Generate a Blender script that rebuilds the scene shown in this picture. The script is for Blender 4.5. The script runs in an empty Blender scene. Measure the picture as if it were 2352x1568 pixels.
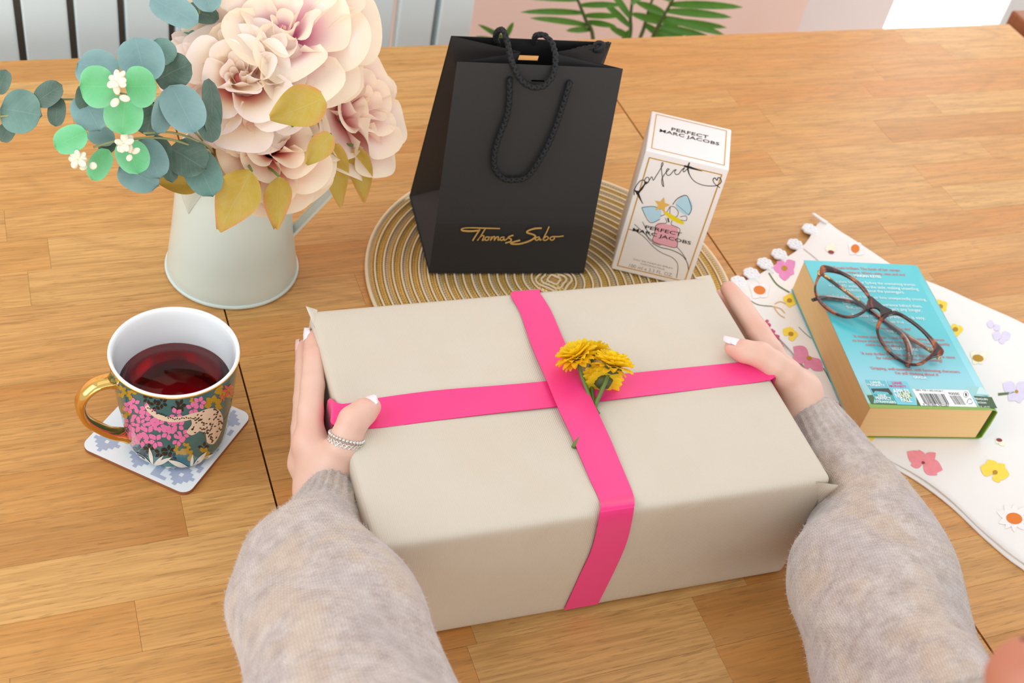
import bpy, bmesh, math, random
import numpy as np
from mathutils import Vector, Matrix, Quaternion

# ------------------------------------------------------------------ camera, world, lights, exposure
scene = bpy.context.scene
COL = scene.collection
CAM_H = 0.77
FPX, CX, CY = 2836.03, 1176.0, 784.0            # focal length and centre in photo pixels (2352 x 1568)
RM = np.array([[0.92946489, 0.11875811, -0.34927287],
               [-0.3299738, 0.69098484, -0.64316191],
               [0.16496156, 0.71304731, 0.68143321]])   # camera axes in the room (table edge = x, depth = y)
cam_d = bpy.data.cameras.new('camera'); cam = bpy.data.objects.new('camera', cam_d); COL.objects.link(cam)
cam.matrix_world = Matrix([[*RM[0], 0], [*RM[1], 0], [*RM[2], CAM_H], [0, 0, 0, 1]])
cam_d.sensor_width = 36.0; cam_d.lens = FPX / 2352 * 36; cam_d.clip_start = 0.02; cam_d.clip_end = 50
cam_d.dof.use_dof = True; cam_d.dof.focus_distance = 0.92; cam_d.dof.aperture_fstop = 11
scene.camera = cam

world = bpy.data.worlds.new('room_daylight'); scene.world = world; world.use_nodes = True
bg = world.node_tree.nodes['Background']; bg.inputs[0].default_value = (0.93, 0.965, 1.0, 1); bg.inputs[1].default_value = 0.54

def area(name, loc, target, sx, sy, power, color):
    l = bpy.data.lights.new(name, 'AREA'); l.shape = 'RECTANGLE'; l.size = sx; l.size_y = sy; l.energy = power; l.color = color
    o = bpy.data.objects.new(name, l); COL.objects.link(o); o.location = loc
    o.rotation_euler = (Vector(target) - Vector(loc)).to_track_quat('-Z', 'Y').to_euler()
    return o
area('window_light_far', (1.7, 1.95, 1.6), (0.5, 0.7, 0), 1.8, 1.4, 5.5, (1, 0.985, 0.96))
area('window_light_side', (-1.15, 0.62, 1.05), (0.75, 1.75, -0.15), 1.3, 1.2, 8, (0.90, 0.99, 1.0))
area('overhead_fill', (0.5, 0.95, 1.95), (0.5, 1.02, 0), 2.2, 1.0, 2, (1.0, 0.97, 0.93))  # added overhead fill that lifts the bench and wall, no known lamp
area('fill_behind_camera', (0.2, -2.2, 0.75), (0.5, 1.2, -0.1), 2.4, 1.5, 32, (1.0, 0.91, 0.80))  # added fill from behind the camera, brightens the upright faces
area('fill_wall_right', (2.5, 1.35, 0.5), (1.1, 2.0, -0.4), 0.8, 1.2, 4.2, (1.0, 0.98, 0.95))  # added fill out of view, brightens the back wall towards the right
vs = scene.view_settings
vs.view_transform = 'Standard'; vs.look = 'None'; vs.gamma = 1.0; vs.use_curve_mapping = False; vs.exposure = 0.68

# ------------------------------------------------------------------ helpers
def lin(r, g, b):
    f = lambda c: (c / 255 / 12.92) if c / 255 <= 0.04045 else ((c / 255 + 0.055) / 1.055) ** 2.4
    return (f(r), f(g), f(b), 1.0)
def ray(u, v):
    return RM @ np.array([u - CX, -(v - CY), -FPX])
EYE = np.array([0, 0, CAM_H])
def P(u, v, z=0.0):                     # point of the room at height z seen at photo pixel u, v
    r = ray(u, v); return EYE + (z - CAM_H) / r[2] * r
def PY(u, v, y):                        # point of the room at depth y
    r = ray(u, v); return EYE + y / r[1] * r
def PPL(u, v, o, n):                    # point on the plane through o with normal n
    r = ray(u, v); return EYE + np.dot(np.array(o) - EYE, n) / np.dot(r, n) * r
def px_size(p):                         # metres per photo pixel at p
    return np.dot(RM[:, 2], EYE - np.array(p)) / FPX
def V3(*a): return np.array(a, float)
def unit(a): a = np.array(a, float); return a / (np.linalg.norm(a) + 1e-12)

def origin_of(o):
    p = np.zeros(3)
    while o is not None: p = p + np.array(o.location); o = o.parent
    return p
def thing(name, label, cat, loc=(0, 0, 0), group=None):
    o = bpy.data.objects.new(name, None); COL.objects.link(o); o.location = loc; o.empty_display_size = 0.02
    o['label'] = label; o['category'] = cat
    if group: o['group'] = group
    return o
def tag(o, label, cat, group=None):
    o['label'] = label; o['category'] = cat
    if group: o['group'] = group
    return o
def mesh(name, verts, faces, mat, parent=None, smooth=False, uv=None, col=None, label=None, kind=None, loc=None):
    """one mesh object; vertices are given in room coordinates"""
    verts = np.asarray(verts, float)
    base = origin_of(parent) if parent is not None else (np.zeros(3) if loc is None else np.array(loc, float))
    me = bpy.data.meshes.new(name)
    me.from_pydata((verts - base).tolist(), [], [tuple(int(i) for i in f) for f in faces])
    if smooth: me.polygons.foreach_set('use_smooth', [True] * len(me.polygons))
    if uv is not None:
        l = me.uv_layers.new(name='UVMap'); uv = np.asarray(uv, float)
        idx = np.zeros(len(me.loops), int); me.loops.foreach_get('vertex_index', idx)
        l.data.foreach_set('uv', uv[idx].ravel())
    if col is not None:
        a = me.color_attributes.new('tint', 'FLOAT_COLOR', 'POINT'); a.data.foreach_set('color', np.asarray(col, float).ravel())
    if mat: me.materials.append(mat)
    me.update()
    o = bpy.data.objects.new(name, me); COL.objects.link(o)
    if parent is not None: o.parent = parent
    else: o.location = base
    if label: o['label'] = label
    if kind: o['kind'] = kind
    return o
class MB:
    def __init__(s): s.v = []; s.f = []; s.uv = []
    def add(s, v, f, uv=None):
        b = len(s.v); s.v += [list(map(float, q)) for q in v]; s.f += [[i + b for i in q] for q in f]
        s.uv += ([list(map(float, q)) for q in uv] if uv is not None else [[0, 0]] * len(v))
        return s
    def build(s, name, mat, parent=None, smooth=False, **k):
        return mesh(name, s.v, s.f, mat, parent, smooth, uv=s.uv, **k)
def catmull(pts, n=6, closed=False):
    pts = [np.array(p, float) for p in pts]; N = len(pts); out = []
    if N < 3 and not closed:
        return [pts[0] + (pts[-1] - pts[0]) * i / n for i in range(n + 1)]
    rng = range(N if closed else N - 1)
    for i in rng:
        g = (lambda k: pts[k % N]) if closed else (lambda k: pts[min(max(k, 0), N - 1)])
        a, b, c, d = g(i - 1), g(i), g(i + 1), g(i + 2)
        for j in range(n):
            t = j / n
            out.append(0.5 * ((2 * b) + (-a + c) * t + (2 * a - 5 * b + 4 * c - d) * t * t + (-a + 3 * b - 3 * c + d) * t ** 3))
    if not closed: out.append(pts[-1])
    return out
def grid_faces(nu, nv, wrap=False):
    f = []
    for i in range(nu - (0 if wrap else 1)):
        for j in range(nv - 1):
            i2 = (i + 1) % nu
            f.append([i * nv + j, i2 * nv + j, i2 * nv + j + 1, i * nv + j + 1])
    return f
def tube(path, rad, ns=8, closed=False, cap=True):
    path = [np.array(p, float) for p in path]; N = len(path)
    rad = [rad] * N if np.isscalar(rad) else list(rad)
    T = []
    for i in range(N):
        a = path[(i - 1) % N] if (closed or i > 0) else path[i]; b = path[(i + 1) % N] if (closed or i < N - 1) else path[i]
        T.append(unit(b - a))
    nrm = np.cross(T[0], [0, 0, 1.0])
    if np.linalg.norm(nrm) < 1e-3: nrm = np.cross(T[0], [0, 1.0, 0])
    nrm = unit(nrm); v = []
    for i in range(N):
        nrm = unit(nrm - T[i] * np.dot(nrm, T[i])); bn = np.cross(T[i], nrm)
        for k in range(ns):
            a = 2 * math.pi * k / ns; v.append(path[i] + rad[i] * (math.cos(a) * nrm + math.sin(a) * bn))
    f = []
    for i in range(N if closed else N - 1):
        i2 = (i + 1) % N
        for k in range(ns):
            k2 = (k + 1) % ns; f.append([i * ns + k, i * ns + k2, i2 * ns + k2, i2 * ns + k])
    if cap and not closed: f += [list(range(ns))[::-1], [(N - 1) * ns + k for k in range(ns)]]
    return v, f
def lathe(profile, c, n=64, closed=False):
    """profile of (radius, z) turned about a vertical axis through c"""
    v = []; m = len(profile); uv = []
    for i in range(n):
        a = 2 * math.pi * i / n
        for j, (r, z) in enumerate(profile):
            v.append((c[0] + r * math.cos(a), c[1] + r * math.sin(a), c[2] + z)); uv.append((i / n, j / max(1, m - 1)))
    f = []
    for i in range(n):
        i2 = (i + 1) % n
        for j in range(m if closed else m - 1):
            j2 = (j + 1) % m; f.append([i * m + j, i2 * m + j, i2 * m + j2, i * m + j2])
    return v, f, uv
def axes(rz):
    c, s = math.cos(rz), math.sin(rz); return V3(c, s, 0), V3(-s, c, 0), V3(0, 0, 1)
def rbox(o, ax, size, r, n=3, m=4, disp=None):
    """box with rounded edges; o = min corner, ax = three axes, size, radius; m = inner subdivisions"""
    size = np.array(size, float); r = min(r, size.min() / 2 * .999)
    def ticks(L):
        a = [L0 for L0 in (np.array([r * (1 - math.cos(i / n * math.pi / 2)) for i in range(n)]))]
        # even in angle near both ends, even in between
        mid = list(np.linspace(r, L - r, m + 1)); return a + mid + [L - x for x in a[::-1]]
    tk = [ticks(L) for L in size]
    idx = {}; V = []; F = []; UV = []
    def vid(p):
        k = tuple(np.round(p, 7))
        if k not in idx:
            q = np.clip(p, r, size - r); d = p - q; ln = np.linalg.norm(d)
            w = q + (d / ln * r if ln > 1e-9 else 0)
            if disp is not None: w = disp(w, size)
            idx[k] = len(V); V.append(np.array(o) + ax[0] * w[0] + ax[1] * w[1] + ax[2] * w[2]); UV.append((w[0], w[1]))
        return idx[k]
    for a in range(3):
        b, c = (a + 1) % 3, (a + 2) % 3
        for side in (0, 1):
            for i in range(len(tk[b]) - 1):
                for j in range(len(tk[c]) - 1):
                    q = []
                    for (x, y) in ((i, j), (i + 1, j), (i + 1, j + 1), (i, j + 1)):
                        p = np.zeros(3); p[a] = size[a] * side; p[b] = tk[b][x]; p[c] = tk[c][y]; q.append(vid(p))
                    F.append(q if side else q[::-1])
    return V, F, UV
def box(o, ax, size):
    v = []
    for k in range(8): v.append(np.array(o) + ax[0] * size[0] * (k & 1) + ax[1] * size[1] * (k >> 1 & 1) + ax[2] * size[2] * (k >> 2 & 1))
    return v, [[0, 2, 3, 1], [4, 5, 7, 6], [0, 1, 5, 4], [2, 6, 7, 3], [0, 4, 6, 2], [1, 3, 7, 5]]
def stroke(pts, wid, n=5, smooth=True):
    """2D ribbon (list of quads) along pts with width or widths wid"""
    pts = [np.array(p, float) for p in pts]
    ws = [wid] * len(pts) if np.isscalar(wid) else list(wid)
    q = catmull([np.append(p, w) for p, w in zip(pts, ws)], n) if smooth and len(pts) > 2 else [np.append(p, w) for p, w in zip(pts, ws)]
    v = []; f = []
    for i, p in enumerate(q):
        a, b = q[max(i - 1, 0)][:2], q[min(i + 1, len(q) - 1)][:2]; t = unit(b - a); nn = np.array([-t[1], t[0]])
        v += [p[:2] + nn * p[2] / 2, p[:2] - nn * p[2] / 2]
        if i: f.append([2 * i - 2, 2 * i - 1, 2 * i + 1, 2 * i])
    return v, f
def decal(name, shapes, fn, mat, parent, **k):
    """flat print: 2D shapes (verts, faces) laid on a real surface by fn"""
    mb = MB()
    for v, f in shapes: mb.add([fn(*p) for p in v], f)
    return mb.build(name, mat, parent, **k)
def poly2(pts, smooth=0):
    if smooth: pts = catmull(pts, smooth, True)
    return [np.array(p) for p in pts], [list(range(len(pts)))]
def ellipse2(c, a, b, ang=0, n=14):
    ca, sa = math.cos(ang), math.sin(ang); v = []
    for i in range(n):
        t = 2 * math.pi * i / n; x, y = a * math.cos(t), b * math.sin(t); v.append(np.array([c[0] + ca * x - sa * y, c[1] + sa * x + ca * y]))
    return v, [list(range(n))]
def petal2(base, tip, w, n=7, point=1.0):
    base = np.array(base, float); tip = np.array(tip, float); d = tip - base; nn = np.array([-d[1], d[0]]) * w
    L = []; Rr = []
    for i in range(n + 1):
        t = i / n; h = math.sin(math.pi * t ** point); L.append(base + d * t + nn * h); Rr.append(base + d * t - nn * h)
    v = []; f = []
    for i in range(n + 1): v += [L[i], Rr[i]]
    for i in range(n): f.append([2 * i, 2 * i + 1, 2 * i + 3, 2 * i + 2])
    return v, f
_font_cache = {}
def text_verts(s, bold=0.0, shear=0.0, spacing=1.0):
    cu = bpy.data.curves.new('t', 'FONT'); cu.body = s; cu.size = 1.0; cu.resolution_u = 2; cu.offset = bold; cu.shear = shear; cu.space_character = spacing
    o = bpy.data.objects.new('t', cu); COL.objects.link(o)
    dg = bpy.context.evaluated_depsgraph_get(); me = bpy.data.meshes.new_from_object(o.evaluated_get(dg))
    v = np.array([tuple(x.co)[:2] for x in me.vertices]); f = [list(p.vertices) for p in me.polygons]
    bpy.data.objects.remove(o); bpy.data.curves.remove(cu); bpy.data.meshes.remove(me)
    return v, f
def text_on(name, s, left, right, fn, mat, parent, hk=1.0, bold=0.012, shear=0.0, spacing=1.0, updir=None):
    """printed line whose baseline runs from left to right (2D coordinates of the surface map fn)"""
    v, f = text_verts(s, bold, shear, spacing); left = np.array(left, float); right = np.array(right, float)
    x0, x1 = v[:, 0].min(), v[:, 0].max(); d = (right - left) / (x1 - x0); up = np.array([-d[1], d[0]]) * hk
    if updir is not None: up = unit(updir) * np.linalg.norm(d) * abs(hk)
    pts = [left + d * (p[0] - x0) + up * p[1] for p in v]
    return mesh(name, [fn(*p) for p in pts], f, mat, parent)

# ------------------------------------------------------------------ materials
def new_mat(name):
    m = bpy.data.materials.new(name); m.use_nodes = True; nt = m.node_tree
    return m, nt, nt.nodes['Principled BSDF']
def node(nt, t, **kw):
    n = nt.nodes.new(t)
    for k, v in kw.items():
        if k.startswith('i_'):
            key = k[2:]; key = int(key) if key.isdigit() else key
            if hasattr(v, 'is_linked') or isinstance(v, bpy.types.NodeSocket): nt.links.new(v, n.inputs[key])
            else: n.inputs[key].default_value = v
        else: setattr(n, k, v)
    return n
def math_n(nt, op, a, b=None, c=None):
    n = nt.nodes.new('ShaderNodeMath'); n.operation = op
    for i, x in enumerate((a, b, c)):
        if x is None: continue
        if isinstance(x, bpy.types.NodeSocket): nt.links.new(x, n.inputs[i])
        else: n.inputs[i].default_value = x
    return n.outputs[0]
def mix_n(nt, fac, a, b, blend='MIX'):
    n = nt.nodes.new('ShaderNodeMix'); n.data_type = 'RGBA'; n.blend_type = blend
    for s, x in ((n.inputs[0], fac), (n.inputs[6], a), (n.inputs[7], b)):
        if isinstance(x, bpy.types.NodeSocket): nt.links.new(x, s)
        else: s.default_value = x
    return n.outputs[2]
def ramp_n(nt, fac, stops):
    n = nt.nodes.new('ShaderNodeValToRGB'); e = n.color_ramp.elements
    while len(e) < len(stops): e.new(0.5)
    for k, (p, c) in enumerate(stops): e[k].position = p; e[k].color = c
    nt.links.new(fac, n.inputs[0]); return n.outputs[0]
def bump_n(nt, h, strength, dist, bs):
    b = nt.nodes.new('ShaderNodeBump'); b.inputs['Strength'].default_value = strength; b.inputs['Distance'].default_value = dist
    nt.links.new(h, b.inputs['Height']); nt.links.new(b.outputs[0], bs.inputs['Normal'])
def simple(name, rgb, rough=0.5, metal=0.0, spec=0.5, coat=0.0, sheen=0.0, noise=None, bump=None, sss=0.0, trans=0.0):
    m, nt, b = new_mat(name); c = lin(*rgb)
    b.inputs['Base Color'].default_value = c; b.inputs['Roughness'].default_value = rough; b.inputs['Metallic'].default_value = metal
    b.inputs['Specular IOR Level'].default_value = spec; b.inputs['Coat Weight'].default_value = coat; b.inputs['Coat Roughness'].default_value = 0.1
    b.inputs['Sheen Weight'].default_value = sheen
    tc = node(nt, 'ShaderNodeTexCoord')
    if noise:      # (scale, other rgb, amount)
        nz = node(nt, 'ShaderNodeTexNoise', i_Vector=tc.outputs['Object'], i_Scale=noise[0], i_Detail=5.0)
        fac = math_n(nt, 'MULTIPLY', nz.outputs[0], noise[2])
        nt.links.new(mix_n(nt, fac, c, lin(*noise[1])), b.inputs['Base Color'])
    if bump:       # (scale, strength, distance)
        nz = node(nt, 'ShaderNodeTexNoise', i_Vector=tc.outputs['Object'], i_Scale=bump[0], i_Detail=4.0)
        bump_n(nt, nz.outputs[0], bump[1], bump[2], b)
    if sss:
        b.inputs['Subsurface Weight'].default_value = sss; b.inputs['Subsurface Radius'].default_value = (0.01, 0.005, 0.003); b.inputs['Subsurface Scale'].default_value = 0.6
    if trans:
        # thin leaf or petal: some light passes through
        tr = node(nt, 'ShaderNodeBsdfTranslucent'); tr.inputs[0].default_value = c
        mx = node(nt, 'ShaderNodeMixShader', i_0=trans); nt.links.new(b.outputs[0], mx.inputs[1]); nt.links.new(tr.outputs[0], mx.inputs[2])
        nt.links.new(mx.outputs[0], nt.nodes['Material Output'].inputs[0])
    return m

def wood_material(name, light, mid, dark, red, scale=1.0):
    m, nt, b = new_mat(name)
    tc = node(nt, 'ShaderNodeTexCoord'); oi = node(nt, 'ShaderNodeObjectInfo')
    off = node(nt, 'ShaderNodeCombineXYZ'); r = math_n(nt, 'MULTIPLY', oi.outputs['Random'], 37.0)
    for i in range(3): nt.links.new(r, off.inputs[i])
    p = node(nt, 'ShaderNodeVectorMath', operation='ADD'); nt.links.new(tc.outputs['Object'], p.inputs[0]); nt.links.new(off.outputs[0], p.inputs[1])
    def mapped(sx, sy, sz):
        k = node(nt, 'ShaderNodeVectorMath', operation='MULTIPLY'); nt.links.new(p.outputs[0], k.inputs[0]); k.inputs[1].default_value = (sx * scale, sy * scale, sz * scale); return k.outputs[0]
    broad = node(nt, 'ShaderNodeTexNoise', i_Vector=mapped(2.2, 16, 16), i_Scale=1.0, i_Detail=3.0, i_Distortion=0.6)
    rings = node(nt, 'ShaderNodeTexNoise', i_Vector=mapped(1.6, 11, 11), i_Scale=1.0, i_Detail=1.0, i_Distortion=0.3)
    rg = math_n(nt, 'FRACT', math_n(nt, 'MULTIPLY', rings.outputs[0], 13.0))
    rg = math_n(nt, 'ABSOLUTE', math_n(nt, 'SUBTRACT', rg, 0.5))
    fine = node(nt, 'ShaderNodeTexNoise', i_Vector=mapped(14, 420, 420), i_Scale=1.0, i_Detail=3.0)
    pores = node(nt, 'ShaderNodeTexNoise', i_Vector=mapped(55, 700, 700), i_Scale=1.0, i_Detail=1.0)
    # tone of the single stave, set in its viewport colour (red = light/dark, green = redness)
    sep = node(nt, 'ShaderNodeSeparateColor', i_0=oi.outputs['Color'])
    base = ramp_n(nt, sep.outputs[0], [(0.0, lin(*dark)), (0.5, lin(*mid)), (1.0, lin(*light))])
    base = mix_n(nt, sep.outputs[1], base, lin(*red))
    c = mix_n(nt, ramp_n(nt, broad.outputs[0], [(0.35, (0, 0, 0, 1)), (0.7, (0.5, 0.5, 0.5, 1))]), base, lin(*light))
    dk = lin(*[int(x * .78) for x in mid])
    c = mix_n(nt, ramp_n(nt, rg, [(0.0, (0.30, 0.30, 0.30, 1)), (0.22, (0, 0, 0, 1))]), c, dk)
    c = mix_n(nt, ramp_n(nt, fine.outputs[0], [(0.38, (0.40, 0.40, 0.40, 1)), (0.60, (0, 0, 0, 1))]), c, dk)
    pf = ramp_n(nt, pores.outputs[0], [(0.30, (0.36, 0.36, 0.36, 1)), (0.40, (0, 0, 0, 1))])
    c = mix_n(nt, pf, c, lin(*[int(x * .58) for x in mid]))
    nt.links.new(c, b.inputs['Base Color'])
    b.inputs['Roughness'].default_value = 0.42; b.inputs['Specular IOR Level'].default_value = 0.4
    hh = math_n(nt, 'ADD', fine.outputs[0], math_n(nt, 'MULTIPLY', pf, -0.8))
    bump_n(nt, hh, 0.12, 0.0006, b)
    return m
M = {}
M['oak'] = wood_material('oiled_oak', (218, 171, 106), (208, 150, 80), (178, 119, 56), (206, 128, 60))
M['brown_wood'] = wood_material('brown_wood', (176, 116, 76), (160, 98, 60), (140, 84, 50), (150, 80, 50))
M['gap'] = simple('dark_gap', (60, 34, 18), 0.8)
M['white_paint'] = simple('white_paint', (234, 246, 248), 0.4)
M['pink_wall'] = simple('pink_wall', (248, 212, 196), 0.75, noise=(6, (250, 220, 208), 0.6))
M['white_wall'] = simple('white_wall', (238, 232, 228), 0.7)
M['floor'] = simple('pale_floor', (196, 178, 164), 0.6, noise=(9, (176, 158, 144), 0.6))
M['leaf_palm'] = simple('palm_green', (72, 132, 38), 0.42, noise=(60, (128, 176, 60), 0.6), trans=0.25)
M['palm_stem'] = simple('palm_stem', (92, 112, 58), 0.45)
M['terracotta'] = simple('terracotta', (176, 110, 80), 0.7)
# ------------------------------------------------------------------ the setting
AX = axes(0.0); ZF = -0.745
def structure(o): o['kind'] = 'structure'; return o
v, f = box((-3, -1.2, ZF - 0.05), AX, (7.5, 3.6, 0.05)); structure(mesh('floor', v, f, M['floor'], label='pale floor under the dining table'))
WY = 2.0
def wall_seg(name, x0, x1, z0, z1, mat, label):
    v, f = box((x0, WY, z0), AX, (x1 - x0, 0.12, z1 - z0)); return structure(mesh(name, v, f, mat, label=label))
XA, XB, XC = PY(1850, 20, WY)[0], PY(2048, 20, WY)[0], PY(2312, 20, WY)[0]
wall_seg('wall_back', -3, XA, ZF, 1.9, M['pink_wall'], 'pale pink wall behind the palm and the table')
wall_seg('wall_right', XC + 0.06, 4.5, ZF, 1.9, M['white_wall'], 'pale grey white wall at the right of the bright window')
# tall glazed door that lets the daylight in, blown out to white in the photo
win = bpy.data.objects.new('window_1', None); COL.objects.link(win); win.location = (XA, WY, ZF); structure(win); win['label'] = 'tall window with a white frame and overexposed daylight'
m_day, nt, b = new_mat('daylight_pane'); b.inputs['Base Color'].default_value = (0.9, 0.95, 1, 1); b.inputs['Emission Color'].default_value = (0.93, 0.98, 1, 1); b.inputs['Emission Strength'].default_value = 1.6; b.inputs['Roughness'].default_value = 0.2
v, f = box((XB, WY + 0.05, ZF + 0.05), AX, (XC - XB, 0.01, 2.1)); mesh('pane', v, f, m_day, win)
m_fr = simple('window_frame_paint', (240, 226, 222), 0.5); m_fr2 = simple('window_frame_grey', (214, 212, 210), 0.5)
v, f = box((XA, WY, ZF), AX, (XB - XA, 0.1, 2.3)); mesh('window_frame', v, f, m_fr, win)
v, f = box((XC, WY, ZF), AX, (0.06, 0.1, 2.3)); mesh('window_frame', v, f, m_fr2, win)
v, f = box((XB, WY, ZF), AX, (XC - XB, 0.1, 0.05)); mesh('window_sill', v, f, m_fr, win)

# ------------------------------------------------------------------ dining table: every stave of the top is a piece
X0, X1, X2, X3 = -0.62, 0.1492, 0.6585, 1.344      # left half, loose leaf, right half
table = thing('dining_table', 'oiled oak dining table of glued staves with two leaf seams', 'table', ((X1 + X2) / 2, 0.72, ZF))
ROWS = [1.2268, 1.184, 1.1415, 1.104, 1.067, 1.020, 0.9745, 0.9295, 0.8862, 0.8407, 0.795, 0.749, 0.703, 0.656, 0.610, 0.571, 0.5235, 0.481, 0.4325, 0.3875, 0.342, 0.298, 0.254, 0.21]
TH = 0.032
def stave(x0, x1, y0, y1, tone, red):
    g = 0.00006; x0 += g; x1 -= g; y0 += g; y1 -= g; c = 0.00016
    v = [(x0, y0, -TH), (x1, y0, -TH), (x1, y1, -TH), (x0, y1, -TH), (x0, y0, -c), (x1, y0, -c), (x1, y1, -c), (x0, y1, -c),
         (x0 + c, y0 + c, 0), (x1 - c, y0 + c, 0), (x1 - c, y1 - c, 0), (x0 + c, y1 - c, 0)]
    f = [[3, 2, 1, 0], [0, 1, 5, 4], [1, 2, 6, 5], [2, 3, 7, 6], [3, 0, 4, 7], [4, 5, 9, 8], [5, 6, 10, 9], [6, 7, 11, 10], [7, 4, 8, 11], [8, 9, 10, 11]]
    o = mesh('stave', v, f, M['oak'], table); o.color = (tone, red, 0, 1); return o
KNOWN = {  # joints read off the photograph, per section and row: x positions and (tone, red) of the staves they divide
    (0, 14): ([0.080], [(0.0, 0.1), (0.75, 0.0)]), (0, 16): ([0.035], [(0.42, 0.1), (0.55, 0.0)]), (0, 17): ([-0.05], [(0.5, 0.05), (0.6, 0.1)]),
    (0, 7): ([0.0105], [(0.6, 0), (0.9, 0)]), (0, 8): ([-0.0095], [(0.7, 0), (0.85, 0)]), (0, 15): ([-0.3], [(0.5, 0), (0.85, 0.0)]),
    (1, 18): ([0.255, 0.44], [(0.45, 0.5), (0.95, 0.15), (0.2, 0.25)]), (1, 19): ([0.245, 0.4385], [(0.8, 0.1), (0.95, 0.15), (0.4, 0.25)]),
    (1, 17): ([0.263, 0.49], [(0.4, 0.5), (1.0, 0.05), (0.4, 0.4)]),
    (1, 9): ([0.275], [(0.9, 0.2), (0.7, 0.4)]), (1, 10): ([0.5], [(0.75, 0.45), (0.7, 0.3)]), (1, 8): ([0.42], [(0.5, 0.4), (0.6, 0.3)]),
    (2, 3): ([0.812, 1.01], [(0.75, 0.2), (0.5, 0.45), (0.5, 0.6)]), (2, 1): ([1.19], [(0.55, 0.5), (0.8, 0.1)]), (2, 0): ([1.14], [(0.55, 0.4), (0.85, 0.1)]),
    (2, 7): ([0.978], [(0.8, 0.1), (0.55, 0.3)]), (2, 8): ([0.99], [(0.75, 0.2), (0.9, 0.0)]), (2, 6): ([0.80, 1.10], [(0.5, 0.3), (0.7, 0.2), (0.6, 0.2)]),
    (2, 2): ([1.05], [(0.6, 0.35), (0.45, 0.6)]),
}
random.seed(11)
for s, (xa, xb) in enumerate(((X0, X1 - 0.0007), (X1 + 0.0007, X2 - 0.0009), (X2 + 0.0009, X3))):
    for r in range(len(ROWS) - 1):
        if (s, r) in KNOWN: js, tn = KNOWN[(s, r)]
        else:
            js = []; x = xa + random.uniform(0.1, 0.42)
            while x < xb - 0.08: js.append(x); x += random.uniform(0.22, 0.45)
            tn = [(min(1, max(0.2, random.gauss(0.62, 0.2))), max(0, random.gauss(0.12 if s == 0 else 0.25, 0.15))) for _ in range(len(js) + 1)]
        xs = [xa] + list(js) + [xb]
        for k in range(len(xs) - 1): stave(xs[k], xs[k + 1], ROWS[r + 1], ROWS[r], *tn[k])
v, f = box((X0 + 0.002, ROWS[-1] + 0.002, -TH - 0.004), AX, (X3 - X0 - 0.004, ROWS[0] - ROWS[-1] - 0.004, 0.0075)); mesh('backing_board', v, f, M['gap'], table)
for ya in (ROWS[-1] + 0.06, ROWS[0] - 0.085):
    v, f = box((X0 + 0.08, ya, -0.13), AX, (X3 - X0 - 0.16, 0.025, 0.094)); mesh('apron', v, f, M['oak'], table)
for xa in (X0 + 0.05, X3 - 0.13):
    for ya in (ROWS[-1] + 0.05, ROWS[0] - 0.13):
        v, f, _ = rbox((xa, ya, ZF), AX, (0.08, 0.08, -ZF - TH - 0.004), 0.004, 2, 1); mesh('leg', v, f, M['oak'], table)

# second, redder table whose corner shows beyond the right end
t2 = thing('side_table', 'reddish brown wooden table corner beyond the right end of the oak table', 'table', (1.65, 1.1, ZF))
for k in range(5):
    v, f, _ = rbox((1.372, 1.26 - 0.09 * (k + 1) + .0003, -0.03), AX, (0.6, 0.0894, 0.034), 0.004, 2, 1); o = mesh('plank', v, f, M['brown_wood'], t2); o.color = (0.4 + 0.1 * (k % 3), 0.5, 0, 1)
for xa in (1.40, 1.90):
    for ya in (0.83, 1.19):
        v, f = box((xa, ya, ZF), AX, (0.05, 0.05, -ZF - 0.03)); mesh('leg', v, f, M['brown_wood'], t2)

# ------------------------------------------------------------------ white bench of upright boards behind the table
BY = 1.335
bench = thing('slatted_bench', 'white bench back of upright flat boards with dark gaps', 'bench', (0.2, BY, ZF))
gaps = [-90, 45, 166, 281, 396, 505, 611, 714, 814, 907, 1001]
gx = [PY(u, 60, BY)[0] for u in gaps] + [PY(1092, 40, BY)[0]]
gx = [gx[0] - 0.14, gx[0] - 0.07] + gx
for a, b_ in zip(gx[:-1], gx[1:]):
    v, f, _ = rbox((a + 0.0040, BY, -0.33), AX, (b_ - a - 0.0080, 0.02, 0.47), 0.0025, 2, 1); mesh('board', v, f, M['white_paint'], bench)
for z in (0.09, -0.30):
    v, f = box((gx[0], BY + 0.0205, z), AX, (gx[-1] - gx[0], 0.02, 0.05)); mesh('rail', v, f, M['white_paint'], bench)
m_sh = simple('bench_rear_board', (196, 184, 170), 0.7)
v, f = box((gx[0], BY + 0.055, -0.33), AX, (0.34 - gx[0], 0.012, 0.44)); mesh('rear_panel', v, f, m_sh, bench)
for xx in (gx[0] + 0.02, gx[-1] - 0.06):
    v, f = box((xx, BY + 0.0207, ZF), AX, (0.045, 0.034, -ZF + 0.12)); mesh('post', v, f, M['white_paint'], bench)
v, f, _ = rbox((gx[0], BY - 0.34, -0.33), AX, (gx[-1] - gx[0], 0.335, 0.025), 0.004, 2, 1); mesh('seat', v, f, M['white_paint'], bench)
for xx in (gx[0] + 0.02, gx[-1] - 0.06):
    v, f = box((xx, BY - 0.33, ZF), AX, (0.045, 0.045, -ZF - 0.33)); mesh('leg', v, f, M['white_paint'], bench)

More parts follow.
